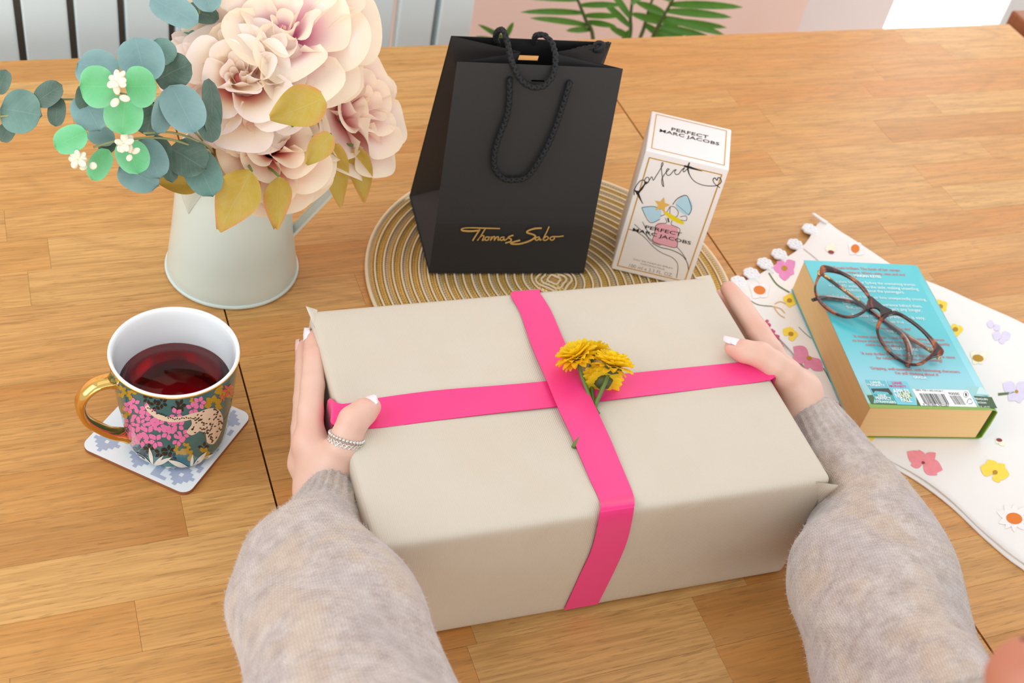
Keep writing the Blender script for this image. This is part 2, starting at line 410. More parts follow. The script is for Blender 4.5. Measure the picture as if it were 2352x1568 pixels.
# ------------------------------------------------------------------ palm behind the table
PYD = 1.55
pb = PY(1450, 120, PYD); palm_c = V3(pb[0], PYD + 0.02, ZF)
palm = thing('potted_palm', 'green potted palm with narrow feathered leaflets behind the table', 'plant', palm_c)
v, f, _ = lathe([(0.0, 0.0), (0.085, 0.0), (0.115, 0.22), (0.122, 0.22), (0.122, 0.25), (0.108, 0.25), (0.104, 0.2), (0.0, 0.2)], palm_c, 32); mesh('pot', v, f, M['terracotta'], palm, True)
v, f, _ = lathe([(0.0, 0.212), (0.06, 0.214), (0.105, 0.208)], palm_c, 24); mesh('soil', v, f, simple('soil', (70, 50, 36), 0.95, bump=(120, 0.8, 0.01)), palm)
def leaflet(p0, p1, w, droop, par, seed):
    rs = random.Random(seed); p0 = np.array(p0); p1 = np.array(p1); d = p1 - p0; view = unit(EYE - (p0 + p1) / 2)
    side = unit(np.cross(unit(d), view)); nrm = unit(np.cross(side, d)); n = 8; vv = []
    for i in range(n + 1):
        t = i / n; c = p0 + d * t + V3(0, 0, -1) * droop * t * t * np.linalg.norm(d)
        h = w * (math.sin(math.pi * min(1, t * 0.85 + 0.12)) ** 0.7) * (1 if t < 1 else 0.02)
        for k, s in ((-1, -1), (0, 0), (1, 1)): vv.append(c + side * h * s + nrm * h * 0.35 * (abs(s)))
    ff = []
    for i in range(n):
        for k in range(2): ff.append([i * 3 + k, i * 3 + k + 1, i * 3 + 4 + k, i * 3 + 3 + k])
    return mesh('leaflet', vv, ff, M['leaf_palm'], par, True)
def frond(rachis, leafs, seed, wpx=9):
    pts = [PY(u, v_, y) for (u, v_, y) in rachis]
    base = palm_c + V3(random.uniform(-.03, .03), random.uniform(-.03, .03), 0.21)
    path = catmull([base, (base + pts[0]) / 2 + V3(0, 0, 0.03)] + pts, 6)
    st = tube(path, list(np.linspace(0.0045, 0.0016, len(path))), 6); mesh('stem', st[0], st[1], M['palm_stem'], palm, True)
    for k, (b0, t0) in enumerate(leafs):
        leaflet(PY(b0[0], b0[1], b0[2]), PY(t0[0], t0[1], t0[2]), wpx * 0.00068, 0.04, palm, seed + k)
random.seed(5)
Yp = PYD
frond([(1362, 88, Yp), (1345, 45, Yp - .01), (1325, -5, Yp - .02), (1300, -60, Yp - .04)],
      [((1350, 58, Yp), (1218, 30, Yp - .10)), ((1340, 30, Yp), (1196, 18, Yp - .08)), ((1328, 0, Yp), (1210, -14, Yp - .09)), ((1318, -22, Yp), (1205, -50, Yp - .08)),
       ((1348, 50, Yp), (1418, 58, Yp - .05)), ((1342, 36, Yp), (1428, 34, Yp - .05)), ((1334, 12, Yp), (1432, 8, Yp - .04)), ((1325, -8, Yp), (1425, -22, Yp - .04)), ((1356, 68, Yp), (1300, 66, Yp - .04))], 10, 7)
frond([(1498, 88, Yp), (1520, 45, Yp - .02), (1545, 0, Yp - .04), (1575, -60, Yp - .06)],
      [((1525, 40, Yp - .02), (1667, 75, Yp - .10)), ((1530, 25, Yp - .03), (1684, 34, Yp - .11)), ((1536, 10, Yp - .03), (1710, 10, Yp - .12)), ((1545, -8, Yp - .04), (1718, -22, Yp - .12)), ((1552, -20, Yp - .04), (1700, -52, Yp - .12)),
       ((1512, 60, Yp - .01), (1640, 84, Yp - .07)), ((1508, 70, Yp), (1600, 98, Yp - .05)), ((1525, 30, Yp), (1460, 0, Yp - .02)), ((1515, 52, Yp), (1448, 26, Yp - .02)), ((1540, 0, Yp), (1480, -40, Yp - .03)), ((1520, 48, Yp), (1672, 58, Yp - .03)), ((1505, 80, Yp), (1490, 120, Yp - .03))], 40, 9)
frond([(1445, 90, Yp + .01), (1448, 40, Yp + .01), (1452, 0, Yp + .01), (1456, -70, Yp)],
      [((1446, 60, Yp), (1385, 0, Yp + .04)), ((1447, 40, Yp), (1400, -30, Yp + .04)), ((1445, 70, Yp), (1425, 110, Yp)), ((1450, 10, Yp), (1500, -35, Yp + .03)), ((1445, 85, Yp), (1400, 60, Yp))], 70, 8)
frond([(1470, 88, Yp + .02), (1485, 40, Yp + .02), (1498, 0, Yp + .02), (1520, -60, Yp + .03)], [((1480, 55, Yp + .02), (1540, 95, Yp)), ((1486, 30, Yp + .02), (1560, 60, Yp))], 90, 9)
frond([(1190, 110, Yp - .02), (1150, 82, Yp - .04), (1120, 70, Yp - .05)], [((1175, 100, Yp - .03), (1098, 50, Yp - .06)), ((1180, 105, Yp - .03), (1092, 78, Yp - .06)), ((1160, 88, Yp - .03), (1180, 48, Yp - .05))], 110, 6)
# ------------------------------------------------------------------ round woven place mat
MC = V3(0.463, 0.798, 0.0); MR = 0.183
mat_t = thing('place_mat', 'round woven gold place mat with beige threads under the black bag', 'place mat', MC)
M['gold_thread'] = simple('gold_thread', (214, 168, 74), 0.3, metal=0.4, noise=(300, (250, 226, 150), 0.9))
M['silver_thread'] = simple('silver_thread', (226, 206, 168), 0.3, metal=0.45, noise=(300, (240, 230, 214), 0.9))
M['beige_thread'] = simple('beige_thread', (236, 214, 176), 0.7)
M['mat_base'] = simple('mat_base', (196, 154, 88), 0.6)
v, f, _ = lathe([(0, 0.0002), (MR - 0.003, 0.0002), (MR - 0.003, 0.0022), (0, 0.0022)], MC, 96); mesh('backing', v, f, M['mat_base'], mat_t)
rr = 0.022; k = 0
def stitches(r0, r1, mat, slant, z0):
    n = int(2 * math.pi * r0 / 0.0030); mb = MB(); da = 2 * math.pi / n
    for i in range(n):
        a = i * da; e = da * 0.40; s = slant * da
        def pt(r, t, z): return (MC[0] + r * math.cos(t), MC[1] + r * math.sin(t), z)
        rm = (r0 + r1) / 2
        vv = [pt(r0, a - e, z0), pt(r0, a + e, z0), pt(rm, a - e + s / 2, z0 + .0016), pt(rm, a + e + s / 2, z0 + .0016), pt(r1, a - e + s, z0), pt(r1, a + e + s, z0)]
        mb.add(vv, [[0, 1, 3, 2], [2, 3, 5, 4]])
    return mb.build('braid', mat, mat_t)
while rr < MR - 0.006:
    t = [(MC[0] + rr * math.cos(a), MC[1] + rr * math.sin(a), 0.0038) for a in np.linspace(0, 2 * math.pi, 110, endpoint=False)]
    tv, tf = tube(t, 0.0011, 5, True); mesh('thread_ring', tv, tf, M['beige_thread'], mat_t, True)
    w = 0.0031
    stitches(rr + 0.0010, rr + 0.0010 + w, M['gold_thread'], 1.1, 0.0026)
    stitches(rr + 0.0010 + w, rr + 0.0010 + 2 * w, M['silver_thread'] if k % 2 == 0 else M['gold_thread'], -1.1, 0.0026)
    rr += 0.0084; k += 1
t = [(MC[0] + (MR - 0.002) * math.cos(a), MC[1] + (MR - 0.002) * math.sin(a), 0.0035) for a in np.linspace(0, 2 * math.pi, 160, endpoint=False)]
tv, tf = tube(t, 0.0019, 6, True); mesh('edge_cord', tv, tf, M['beige_thread'], mat_t, True)
# centre medallion: small crossed cords
for rad in (0.006, 0.0115, 0.0165):
    t = [(MC[0] + rad * (1 + .12 * math.cos(4 * a)) * math.cos(a), MC[1] + rad * (1 + .12 * math.cos(4 * a)) * math.sin(a), 0.0036) for a in np.linspace(0, 2 * math.pi, 48, endpoint=False)]
    tv, tf = tube(t, 0.0013, 5, True); mesh('thread_ring', tv, tf, M['beige_thread'], mat_t, True)
    stitches(rad + 0.001, rad + 0.0045, M['gold_thread'], 1.0, 0.0026)

# ------------------------------------------------------------------ wrapped gift
GZ = 0.118
G0 = V3(0.1805, 0.4480, 0.0005); g_rz = math.atan2(-0.0125, 0.3455)
GX = axes(g_rz); GW, GD, GH = 0.3445, 0.2275, GZ
gift = thing('gift_box', 'gift box in ribbed cream kraft paper with crossed pink ribbons', 'gift', G0 + GX[0] * GW / 2 + GX[1] * GD / 2)
m, nt, b = new_mat('ribbed_kraft')
tc = node(nt, 'ShaderNodeTexCoord')
mp = node(nt, 'ShaderNodeMapping', i_Vector=tc.outputs['Object']); mp.inputs['Rotation'].default_value = (0, 0, -g_rz)
sx = node(nt, 'ShaderNodeSeparateXYZ', i_0=mp.outputs[0])
wv = math_n(nt, 'SINE', math_n(nt, 'MULTIPLY', sx.outputs[0], 2 * math.pi / 0.0015))
nz = node(nt, 'ShaderNodeTexNoise', i_Vector=tc.outputs['Object'], i_Scale=22.0, i_Detail=6.0)
c = mix_n(nt, nz.outputs[0], lin(214, 204, 189), lin(207, 195, 177))
c = mix_n(nt, ramp_n(nt, math_n(nt, 'MULTIPLY_ADD', wv, 0.5, 0.5), [(0.0, (0.09,) * 3 + (1,)), (0.6, (0, 0, 0, 1))]), c, lin(190, 160, 120))
nt.links.new(c, b.inputs['Base Color']); b.inputs['Roughness'].default_value = 0.5; b.inputs['Specular IOR Level'].default_value = 0.35
wr = node(nt, 'ShaderNodeTexNoise', i_Vector=tc.outputs['Object'], i_Scale=9.0, i_Detail=2.0, i_Distortion=1.2)
bump_n(nt, math_n(nt, 'ADD', math_n(nt, 'MULTIPLY', wv, 0.02), math_n(nt, 'MULTIPLY', wr.outputs[0], 1.4)), 0.6, 0.0035, b)
M['kraft'] = m
def gift_disp(w, s):
    q = w.copy(); x, y, z = w / s
    fs = math.sin(math.pi * x) * math.sin(math.pi * z)
    if y < 0.02: q[1] += 0.0007 * math.sin(7 * x + 5 * z) * fs + 0.0005
    if x < 0.02: q[0] += 0.002 * math.sin(9 * y + 3 * z) * math.sin(math.pi * z)
    if z > 0.98: q[2] += 0.0012 * math.sin(6 * x + 4 * y) * math.sin(math.pi * x) * math.sin(math.pi * y)
    return q
v, f, uv = rbox(G0, GX, (GW, GD, GH), 0.0055, 3, 22, gift_disp); mesh('wrapping_paper', v, f, M['kraft'], gift, True, uv=uv)
def gp(x, y, z): return G0 + GX[0] * x + GX[1] * y + GX[2] * z
# folded paper ears at the corners
def ear(pts, lift, name='paper_fold'):
    q = [np.array(p) for p in pts]; n = 5; vv = []; ff = []
    for i in range(n + 1):
        a = q[0] + (q[1] - q[0]) * i / n; c_ = q[2]
        for j in range(n + 1):
            t = j / n; p = a + (c_ - a) * t; vv.append(p + np.array(lift) * math.sin(math.pi * t) * math.sin(math.pi * i / n))
    ff = [[i * (n + 1) + j, (i + 1) * (n + 1) + j, (i + 1) * (n + 1) + j + 1, i * (n + 1) + j + 1] for i in range(n) for j in range(n)]
    th = len(vv); nn = unit(np.cross(q[1] - q[0], q[2] - q[0])) * 0.0003
    vv += [p + nn for p in vv[:th]]; ff += [[i + th for i in r][::-1] for r in ff[:]]
    mesh(name, vv, ff, M['kraft'], gift, True)
ear([gp(0.001, GD - 0.020, GH - 0.003), gp(0.006, GD - 0.001, GH - 0.0005), gp(-0.0028, GD + 0.0012, GH + 0.0025)], (0, 0, 0.001))
ear([gp(0.001, 0.030, GH - 0.004), gp(0.0005, 0.004, GH - 0.03), gp(-0.003, -0.002, GH - 0.004)], (-0.002, 0, 0))
ear([gp(0.006, 0.002, GH - 0.003), gp(0.001, 0.0, GH - 0.020), gp(-0.002, -0.003, GH - 0.010)], (0, -0.002, 0))
ear([gp(GW - 0.014, 0.001, GH - 0.001), gp(GW - 0.002, 0.001, GH - 0.028), gp(GW + 0.0042, -0.0028, GH - 0.004)], (0, -0.002, 0))
ear([gp(GW - 0.001, 0.022, GH - 0.002), gp(GW - 0.002, 0.001, GH - 0.028), gp(GW + 0.0042, -0.0028, GH - 0.004)], (0.002, 0, 0))
ear([gp(GW - 0.002, GD - 0.022, GH - 0.002), gp(GW - 0.014, GD, GH - 0.001), gp(GW + 0.001, GD + 0.001, GH - 0.0005)], (0, 0, 0.0005))
# seam flap on the two short sides
for xs in (-0.0006, GW + 0.0006):
    vv = [gp(xs, 0.004, 0.002), gp(xs, GD - 0.004, 0.002), gp(xs, GD / 2 + 0.03, GH * 0.72), gp(xs, GD / 2 - 0.03, GH * 0.72)]
    mesh('side_flap', vv, [[0, 1, 2, 3]], M['kraft'], gift)
m, nt, b = new_mat('pink_satin'); b.inputs['Base Color'].default_value = lin(244, 40, 128); b.inputs['Roughness'].default_value = 0.34; b.inputs['Anisotropic'].default_value = 0.5; b.inputs['Sheen Weight'].default_value = 0.3
tc = node(nt, 'ShaderNodeTexCoord'); nz = node(nt, 'ShaderNodeTexNoise', i_Vector=tc.outputs['UV'], i_Scale=90.0, i_Detail=2.0); bump_n(nt, nz.outputs[0], 0.05, 0.0005, b)
M['satin'] = m
def ribbon(L, Rr, name, nrm=None, n=5):
    L = catmull(L, n); Rr = catmull(Rr, n); m_ = min(len(L), len(Rr)); vv = []; uv = []
    K = 5
    for i in range(m_):
        for k in range(K):
            t = k / (K - 1); vv.append(L[i] + (Rr[i] - L[i]) * t); uv.append((t, i / m_ * 8))
    ff = grid_faces(m_, K)
    th = 0.0004; nn = []
    for i in range(m_):
        a = vv[min(i + 1, m_ - 1) * K] - vv[max(i - 1, 0) * K]; b_ = vv[i * K + K - 1] - vv[i * K]; nn.append(unit(np.cross(b_, a)))
    N0 = len(vv); vv += [vv[i * K + k] - nn[i] * th for i in range(m_) for k in range(K)]; uv += uv
    ff += [[j + N0 for j in r][::-1] for r in ff]
    return mesh(name, vv, ff, M['satin'], gift, True, uv=uv)
zt = GZ + 0.0008
fo = G0 - GX[1] * 0.0008; fn_ = -GX[1]
fp = lambda u, v_: PPL(u, v_, fo, fn_)
# ribbon laid along the long way, passing under the other one
Lb = [gp(-0.0022, GD * .60, 0.03), gp(-0.0022, GD * .605, 0.07), gp(-0.0025, GD * .615, GH - 0.008), P(786, 928, zt + .001), P(870, 914, zt), P(1000, 897, zt), P(1150, 885, zt), P(1262, 875, zt), P(1440, 858, zt), P(1560, 846, zt), P(1700, 832, zt), gp(GW - 0.005, .1237, GH + 0.0008), gp(GW + 0.0012, .1237, GH - 0.004), gp(GW + 0.0018, .1237, 0.03)]
Rb = [gp(-0.0022, GD * .60 - .019, 0.03), gp(-0.0022, GD * .605 - .019, 0.07), gp(-0.0025, GD * .615 - .019, GH - 0.008), P(766, 976, zt + .001), P(852, 984, zt), P(1000, 966, zt), P(1150, 948, zt), P(1280, 934, zt), P(1440, 914, zt), P(1560, 900, zt), P(1720, 881, zt), gp(GW - 0.005, .1012, GH + 0.0008), gp(GW + 0.0012, .1012, GH - 0.004), gp(GW + 0.0018, .1012, 0.03)]
ribbon(Rb, Lb, 'ribbon')
za = GZ + 0.0016
La = [gp(GW * .49, GD + 0.0015, 0.06), gp(GW * .49, GD + 0.0015, GH - 0.006), P(1173, 679, za), P(1195, 720, za), P(1221, 795, za + .001), P(1256, 876, za + .003), P(1283, 941, za + .0025), P(1314, 1005, za + .001), P(1352, 1095, za), P(1376, 1148, za - .0003), fp(1377, 1178), fp(1360, 1256), fp(1333, 1316), fp(1295, 1400)]
Ra = [gp(GW * .49 + .022, GD + 0.0015, 0.06), gp(GW * .49 + .022, GD + 0.0015, GH - 0.006), P(1241, 675, za), P(1265, 713, za), P(1297, 786, za + .001), P(1331, 856, za + .003), P(1364, 927, za + .0025), P(1398, 1000, za + .001), P(1436, 1090, za), P(1455, 1138, za - .0003), fp(1456, 1166), fp(1442, 1235), fp(1418, 1295), fp(1373, 1386)]
ribbon(La, Ra, 'ribbon')

# ------------------------------------------------------------------ yellow chrysanthemums tucked under the ribbon
M['yellow'] = simple('chrysanthemum_yellow', (255, 232, 52), 0.55, noise=(90, (255, 220, 34), 0.6), trans=0.45)
M['green_stem'] = simple('green_stem', (110, 136, 62), 0.5, noise=(60, (78, 100, 44), 0.8))
M['sepal'] = simple('dark_sepal', (74, 84, 48), 0.6)
def proto_petal():
    L, w, n = 1.0, 0.25, 6; vv = []
    for i in range(n + 1):
        t = i / n; h = w * (0.25 + 0.75 * math.sin(math.pi * min(1, 0.18 + t * 0.72))) * (1.0 if i < n else 0.55)
        for s in (-1, 0, 1): vv.append((s * h, L * t, 0.10 * math.sin(t * 2.6) + 0.07 * abs(s)))
    ff = []
    for i in range(n):
        for k in range(2): ff.append([i * 3 + k, i * 3 + k + 1, i * 3 + 4 + k, i * 3 + 3 + k])
    me = bpy.data.meshes.new('petal'); me.from_pydata(vv, [], ff); me.materials.append(M['yellow'])
    me.polygons.foreach_set('use_smooth', [True] * len(ff)); return me
PETAL = proto_petal()
def chrysanth(center, axis, rad, stem_path, label, seed, rows=((1.42, .62, 7), (1.15, .74, 13), (0.86, .84, 17), (0.56, .90, 19), (0.25, .92, 19), (-0.1, .86, 17), (-0.42, .70, 13))):
    rs = random.Random(seed); center = np.array(center); axis = unit(axis)
    t = thing('chrysanthemum', label, 'flower', stem_path[-1], 'yellow chrysanthemums tucked under the ribbon')
    tv, tf = tube(catmull(stem_path, 6), 0.0016, 7); mesh('stem', tv, tf, M['green_stem'], t, True)
    a = unit(np.cross(axis, [0.3, 0.2, 0.9])); b_ = np.cross(axis, a)
    # sepal cup at the back of the head
    vv = []; ns = 12
    for (r, h) in ((0.10, -0.34), (0.34, -0.22), (0.46, 0.0), (0.3, 0.12)):
        for k_ in range(ns):
            an = 2 * math.pi * k_ / ns; vv.append(center + rad * (axis * h + r * (1 + .12 * (k_ % 2)) * (math.cos(an) * a + math.sin(an) * b_)))
    mesh('sepal_cup', vv, [[i * ns + k_, i * ns + (k_ + 1) % ns, (i + 1) * ns + (k_ + 1) % ns, (i + 1) * ns + k_] for i in range(3) for k_ in range(ns)], M['sepal'], t, True)
    base = origin_of(t)
    for (el, ln, cnt) in rows:
        for k_ in range(cnt):
            an = 2 * math.pi * (k_ + rs.uniform(-.25, .25)) / cnt + el * 3; e = el + rs.uniform(-.12, .12)
            rd = math.cos(an) * a + math.sin(an) * b_
            yd = unit(rd * math.cos(e) + axis * math.sin(e)); zd = unit(axis * math.cos(e) - rd * math.sin(e)); xd = np.cross(yd, zd)
            s = rad * ln * rs.uniform(.88, 1.1)
            o = bpy.data.objects.new('petal', PETAL); COL.objects.link(o); o.parent = t
            p = center + rd * rad * 0.12 - axis * 0.05 * rad - base
            o.matrix_local = Matrix([[*(np.array([xd[i], yd[i], zd[i]]) * s), p[i]] for i in range(3)] + [[0, 0, 0, 1]])
    return t
zf = GZ
tuck = P(1358, 928, zf + 0.0012)
chrysanth(P(1326, 822, zf + .020), (-0.35, 0.55, 0.72), 0.0165, [P(1326, 822, zf + .018), P(1336, 862, zf + .011), P(1352, 905, zf + .004), tuck, P(1372, 955, zf + .0009)], 'leftmost yellow chrysanthemum, large head over the upright pink ribbon', 1)
chrysanth(P(1366, 812, zf + .010), (0.1, 0.8, 0.45), 0.0125, [P(1366, 812, zf + .009), P(1356, 850, zf + .006), P(1360, 900, zf + .002), P(1365, 935, zf + .0012)], 'small yellow chrysanthemum half hidden behind two bigger heads', 2)
chrysanth(P(1405, 842, zf + .022), (0.35, 0.55, 0.72), 0.0165, [P(1403, 844, zf + .018), P(1390, 880, zf + .013), P(1372, 920, zf + .004), P(1362, 945, zf + .0012), P(1317, 1026, zf + .0018)], 'rightmost yellow chrysanthemum, domed head with the stem in front', 3)
chrysanth(P(1386, 876, zf + .009), (0.2, 0.86, -0.05), 0.0150, [P(1386, 880, zf + .009), P(1378, 906, zf + .005), P(1366, 932, zf + .0015), P(1374, 950, zf + .0012)], 'lowest yellow chrysanthemum, seen from its dark green back', 4, rows=((0.95, .85, 14), (0.62, .95, 17), (0.32, 1.0, 18), (0.05, .98, 17), (-.2, .86, 13)))
# ------------------------------------------------------------------ coaster
cc = [P(*q, 0.0042) for q in ((191, 1016), (430, 1136), (583, 948))]
ca = V3(0.0155, 0.672, 0); co = V3(0.0852, 0.6072, 0); cx_ = unit(cc[2] - cc[1]); cx_[2] = 0; cx_ = unit(cx_); cy_ = V3(-cx_[1], cx_[0], 0); CS = 0.0955
CO = cc[1].copy(); CO[2] = 0.0003; CO = CO + 0.0 * cx_
coaster = thing('coaster', 'square white coaster with grey blue stepped pattern under the mug', 'coaster', CO + (cx_ + cy_) * CS / 2)
def rsq(o, a, b_, s, r, z0, z1, n=6):
    pts = []
    for (px_, py_, a0) in ((s - r, s - r, 0), (r, s - r, 90), (r, r, 180), (s - r, r, 270)):
        for i in range(n + 1):
            t = math.radians(a0 + 90 * i / n); pts.append((px_ + r * math.cos(t), py_ + r * math.sin(t)))
    N = len(pts); v = [o + a * x + b_ * y + V3(0, 0, z0) for x, y in pts] + [o + a * x + b_ * y + V3(0, 0, z1) for x, y in pts]
    return v, [list(range(N))[::-1], list(range(N, 2 * N))] + [[i, (i + 1) % N, N + (i + 1) % N, N + i] for i in range(N)]
v, f = rsq(CO, cx_, cy_, CS, 0.008, 0, 0.0034); mesh('board', v, f, simple('hardboard', (150, 92, 56), 0.7, noise=(200, (120, 70, 40), 0.8)), coaster)
v, f = rsq(CO, cx_, cy_, CS, 0.008, 0.0034, 0.0040); mesh('top_sheet', v, f, simple('coaster_white', (232, 238, 244), 0.3), coaster)
NC = 30; cell = CS / NC; cells = set()
def medallion(i, j):
    for di in range(-3, 4):
        for dj in range(-3, 4):
            a = abs(di) + abs(dj)
            if a <= 3 and not (di == 0 and dj == 0): cells.add((i + di, j + dj))
for i in range(NC):
    for j in range(NC):
        s = (i - j) % 15; q = (i + j) % 15
        band = ((i - j) // 2 * 2 + ((i + j) // 2 % 2) * 2) % 15
        if band in (6, 7, 8, 9) and q % 15 not in (3, 4): cells.add((i, j))
for (i, j) in [(4, 4), (4, 25), (25, 4), (25, 25), (15, 4), (4, 15), (15, 25), (25, 15), (15, 15)]:
    for di in range(-4, 5):
        for dj in range(-4, 5):
            if abs(di) + abs(dj) <= 5: cells.discard((i + di, j + dj))
    medallion(i, j)
mb = MB()
for (i, j) in cells:
    if 1 <= i < NC - 1 and 1 <= j < NC - 1:
        mb.add([CO + cx_ * (i + a) * cell + cy_ * (j + b_) * cell + V3(0, 0, 0.00412) for a, b_ in ((0, 0), (1, 0), (1, 1), (0, 1))], [[0, 1, 2, 3]])
mb.build('printed_pattern', simple('grey_blue_print', (172, 182, 208), 0.35), coaster)

# ------------------------------------------------------------------ mug of red tea
UC = V3(0.0865, 0.6680, 0.0041)
mug = thing('mug', 'teal patterned mug of red tea with gold handle and pink leaves', 'mug', UC)
UH = 0.0955
def mug_r(z):      # outer radius at height z above the coaster
    t = z / UH
    return 0.0372 + (0.0478 - 0.0372) * min(1, max(0, (t - 0.02) / 0.98)) ** 0.80
prof = [(0.0, 0.0012), (0.030, 0.0012), (0.0315, 0.0), (0.0345, 0.0008)]
prof += [(mug_r(z) - 0.0022 * max(0, 1 - (z / 0.009)) ** 2, z) for z in np.linspace(0.003, UH - 0.0012, 22)]
prof += [(0.0472, UH - 0.0002), (0.0462, UH), (0.0452, UH - 0.0008)]
prof += [(mug_r(z) - 0.0032, z) for z in np.linspace(UH - 0.003, 0.016, 14)] + [(0.034, 0.008), (0.026, 0.005), (0.0, 0.0045)]
v, f, _ = lathe(prof, UC, 96)
m, nt, b = new_mat('glazed_teal')
b.inputs['Base Color'].default_value = lin(38, 84, 88); b.inputs['Roughness'].default_value = 0.12; b.inputs['Coat Weight'].default_value = 0.5
tc = node(nt, 'ShaderNodeTexCoord'); nz = node(nt, 'ShaderNodeTexNoise', i_Vector=tc.outputs['Object'], i_Scale=70.0, i_Detail=3.0)
nt.links.new(mix_n(nt, nz.outputs[0], lin(22, 84, 96), lin(48, 118, 124)), b.inputs['Base Color'])
M['teal'] = m
M['china'] = simple('white_china', (240, 242, 245), 0.12, coat=0.4)
m2 = mesh('body', v, f, M['teal'], mug, True)
m2.data.materials.append(M['china'])
n_prof = len(prof); io = 3 + 22
for p in m2.data.polygons:
    j = min(i % n_prof for i in p.vertices)
    if j >= 4 + 22 - 1 or j < 3: p.material_index = 1
M['gold'] = simple('gold_lustre', (232, 190, 108), 0.12, metal=1.0)
v, f, _ = lathe([(0.0474, UH - 0.0026), (0.0480, UH - 0.0023), (0.0480, UH - 0.0014), (0.0475, UH - 0.0009), (0.0470, UH - 0.0014)], UC, 96, True); mesh('gold_rim', v, f, M['gold'], mug, True)
# tea
m, nt, b = new_mat('red_tea')
for n_ in list(nt.nodes):
    if n_.type != 'OUTPUT_MATERIAL': nt.nodes.remove(n_)
gl = node(nt, 'ShaderNodeBsdfGlass'); gl.inputs['Color'].default_value = (1, 1, 1, 1); gl.inputs['Roughness'].default_value = 0.0; gl.inputs['IOR'].default_value = 1.33
va = node(nt, 'ShaderNodeVolumeAbsorption'); va.inputs['Color'].default_value = (0.84, 0.02, 0.30, 1); va.inputs['Density'].default_value = 62
out = [x for x in nt.nodes if x.type == 'OUTPUT_MATERIAL'][0]; nt.links.new(gl.outputs[0], out.inputs['Surface']); nt.links.new(va.outputs[0], out.inputs['Volume'])
TZ = 0.062
v, f, _ = lathe([(0.0, 0.0051), (0.026, 0.0057), (0.0336, 0.0088)] + [(mug_r(z) - 0.0036, z) for z in np.linspace(0.016, TZ - 0.002, 9)] + [(mug_r(TZ) - 0.0030, TZ), (0.030, TZ), (0.0, TZ)], UC, 72); mesh('tea', v, f, m, mug, True)
# gold handle
hd = unit(P(215, 960, 0.05) - UC); hd[2] = 0; hd = unit(hd); hs = V3(-hd[1], hd[0], 0)
def hp(r, z): return UC + hd * r + V3(0, 0, z)
hpath = catmull([hp(0.0440, 0.079), hp(0.0500, 0.0810), hp(0.0600, 0.0800), hp(0.0690, 0.0720), hp(0.0715, 0.060), hp(0.0680, 0.0460), hp(0.0590, 0.0330), hp(0.0500, 0.0235), hp(0.0430, 0.0190), hp(0.0395, 0.0160)], 6)
vv = []; K = 12
for i, p in enumerate(hpath):
    t = unit(hpath[min(i + 1, len(hpath) - 1)] - hpath[max(i - 1, 0)]); nn = np.cross(t, hs); q = i / (len(hpath) - 1)
    wd = 0.0062 + 0.0018 * abs(2 * q - 1) ** 2; th = 0.0035 + 0.001 * abs(2 * q - 1) ** 3
    for k in range(K):
        a = 2 * math.pi * k / K; vv.append(p + hs * wd * math.copysign(abs(math.cos(a)) ** .7, math.cos(a)) + nn * th * math.sin(a))
N = len(hpath); ff = [[i * K + k, i * K + (k + 1) % K, (i + 1) * K + (k + 1) % K, (i + 1) * K + k] for i in range(N - 1) for k in range(K)] + [list(range(K))[::-1], [(N - 1) * K + k for k in range(K)]]
mesh('handle', vv, ff, M['gold'], mug, True)
# painted decoration, each colour its own layer on the glaze
def mug_pt(u, v_, off=0.00012):
    r = ray(u, v_); lo = None; o = EYE - UC
    ts = np.linspace(0.6, 1.2, 600) / np.linalg.norm(r)
    Q = o + ts[:, None] * r; rad = 0.0372 + 0.0106 * np.clip((Q[:, 2] / UH - 0.02) / 0.98, 0, 1) ** 0.80
    hit = np.nonzero((Q[:, 2] >= 0) & (Q[:, 2] <= UH) & (np.hypot(Q[:, 0], Q[:, 1]) < rad))[0]
    if len(hit): lo = ts[hit[0]]
    if lo is None:
        t = -(o[0] * r[0] + o[1] * r[1]) / (r[0] ** 2 + r[1] ** 2); q = o + r * t
    else:
        a_, b2 = lo - (ts[1] - ts[0]), lo
        for _ in range(18):
            mdl = (a_ + b2) / 2; q = o + r * mdl
            if math.hypot(q[0], q[1]) < mug_r(q[2]): b2 = mdl
            else: a_ = mdl
        q = o + r * b2
    z = min(max(q[2], 0.0035), UH - 0.003); a = math.atan2(q[1], q[0]); return a, z
_th0 = math.atan2(-0.668, -0.0865)
def mug_az(a, z, off):
    R_ = mug_r(z) - 0.0022 * max(0, 1 - (z / 0.009)) ** 2 + off; return UC + V3(R_ * math.cos(a), R_ * math.sin(a), z)
def crop_pt(off): return lambda x, y: mug_az(*mug_pt(120 + x / 3.1365, 660 + y / 3.1365), off)
def leaf_group(c, s, n, a0, spread, w=0.24):
    return [petal2((c[0] + 0.15 * s * math.cos(a), c[1] + 0.15 * s * math.sin(a)), (c[0] + s * math.cos(a), c[1] + s * math.sin(a)), w, 5) for a in [a0 + spread * (i / max(1, n - 1) - .5) for i in range(n)]]
rs = random.Random(3); pk = []
for c in [(590, 840), (560, 860), (620, 915), (640, 985), (560, 975), (600, 1050), (690, 1050), (725, 985), (770, 990), (905, 990), (890, 915), (835, 1045), (905, 1095), (750, 1105), (650, 1095), (590, 1090), (1060, 830), (1010, 870), (850, 1000), (940, 1060), (720, 930), (545, 1030), (680, 880)]:
    pk += leaf_group(c, rs.uniform(46, 60), 5, rs.uniform(0, 6.28), 4.6, 0.36)
glaze = dict(coat=0.2)
decal('painted_pink_leaves', pk, crop_pt(.00022), simple('mug_pink', (226, 120, 178), 0.15, **glaze), mug)
dk = []
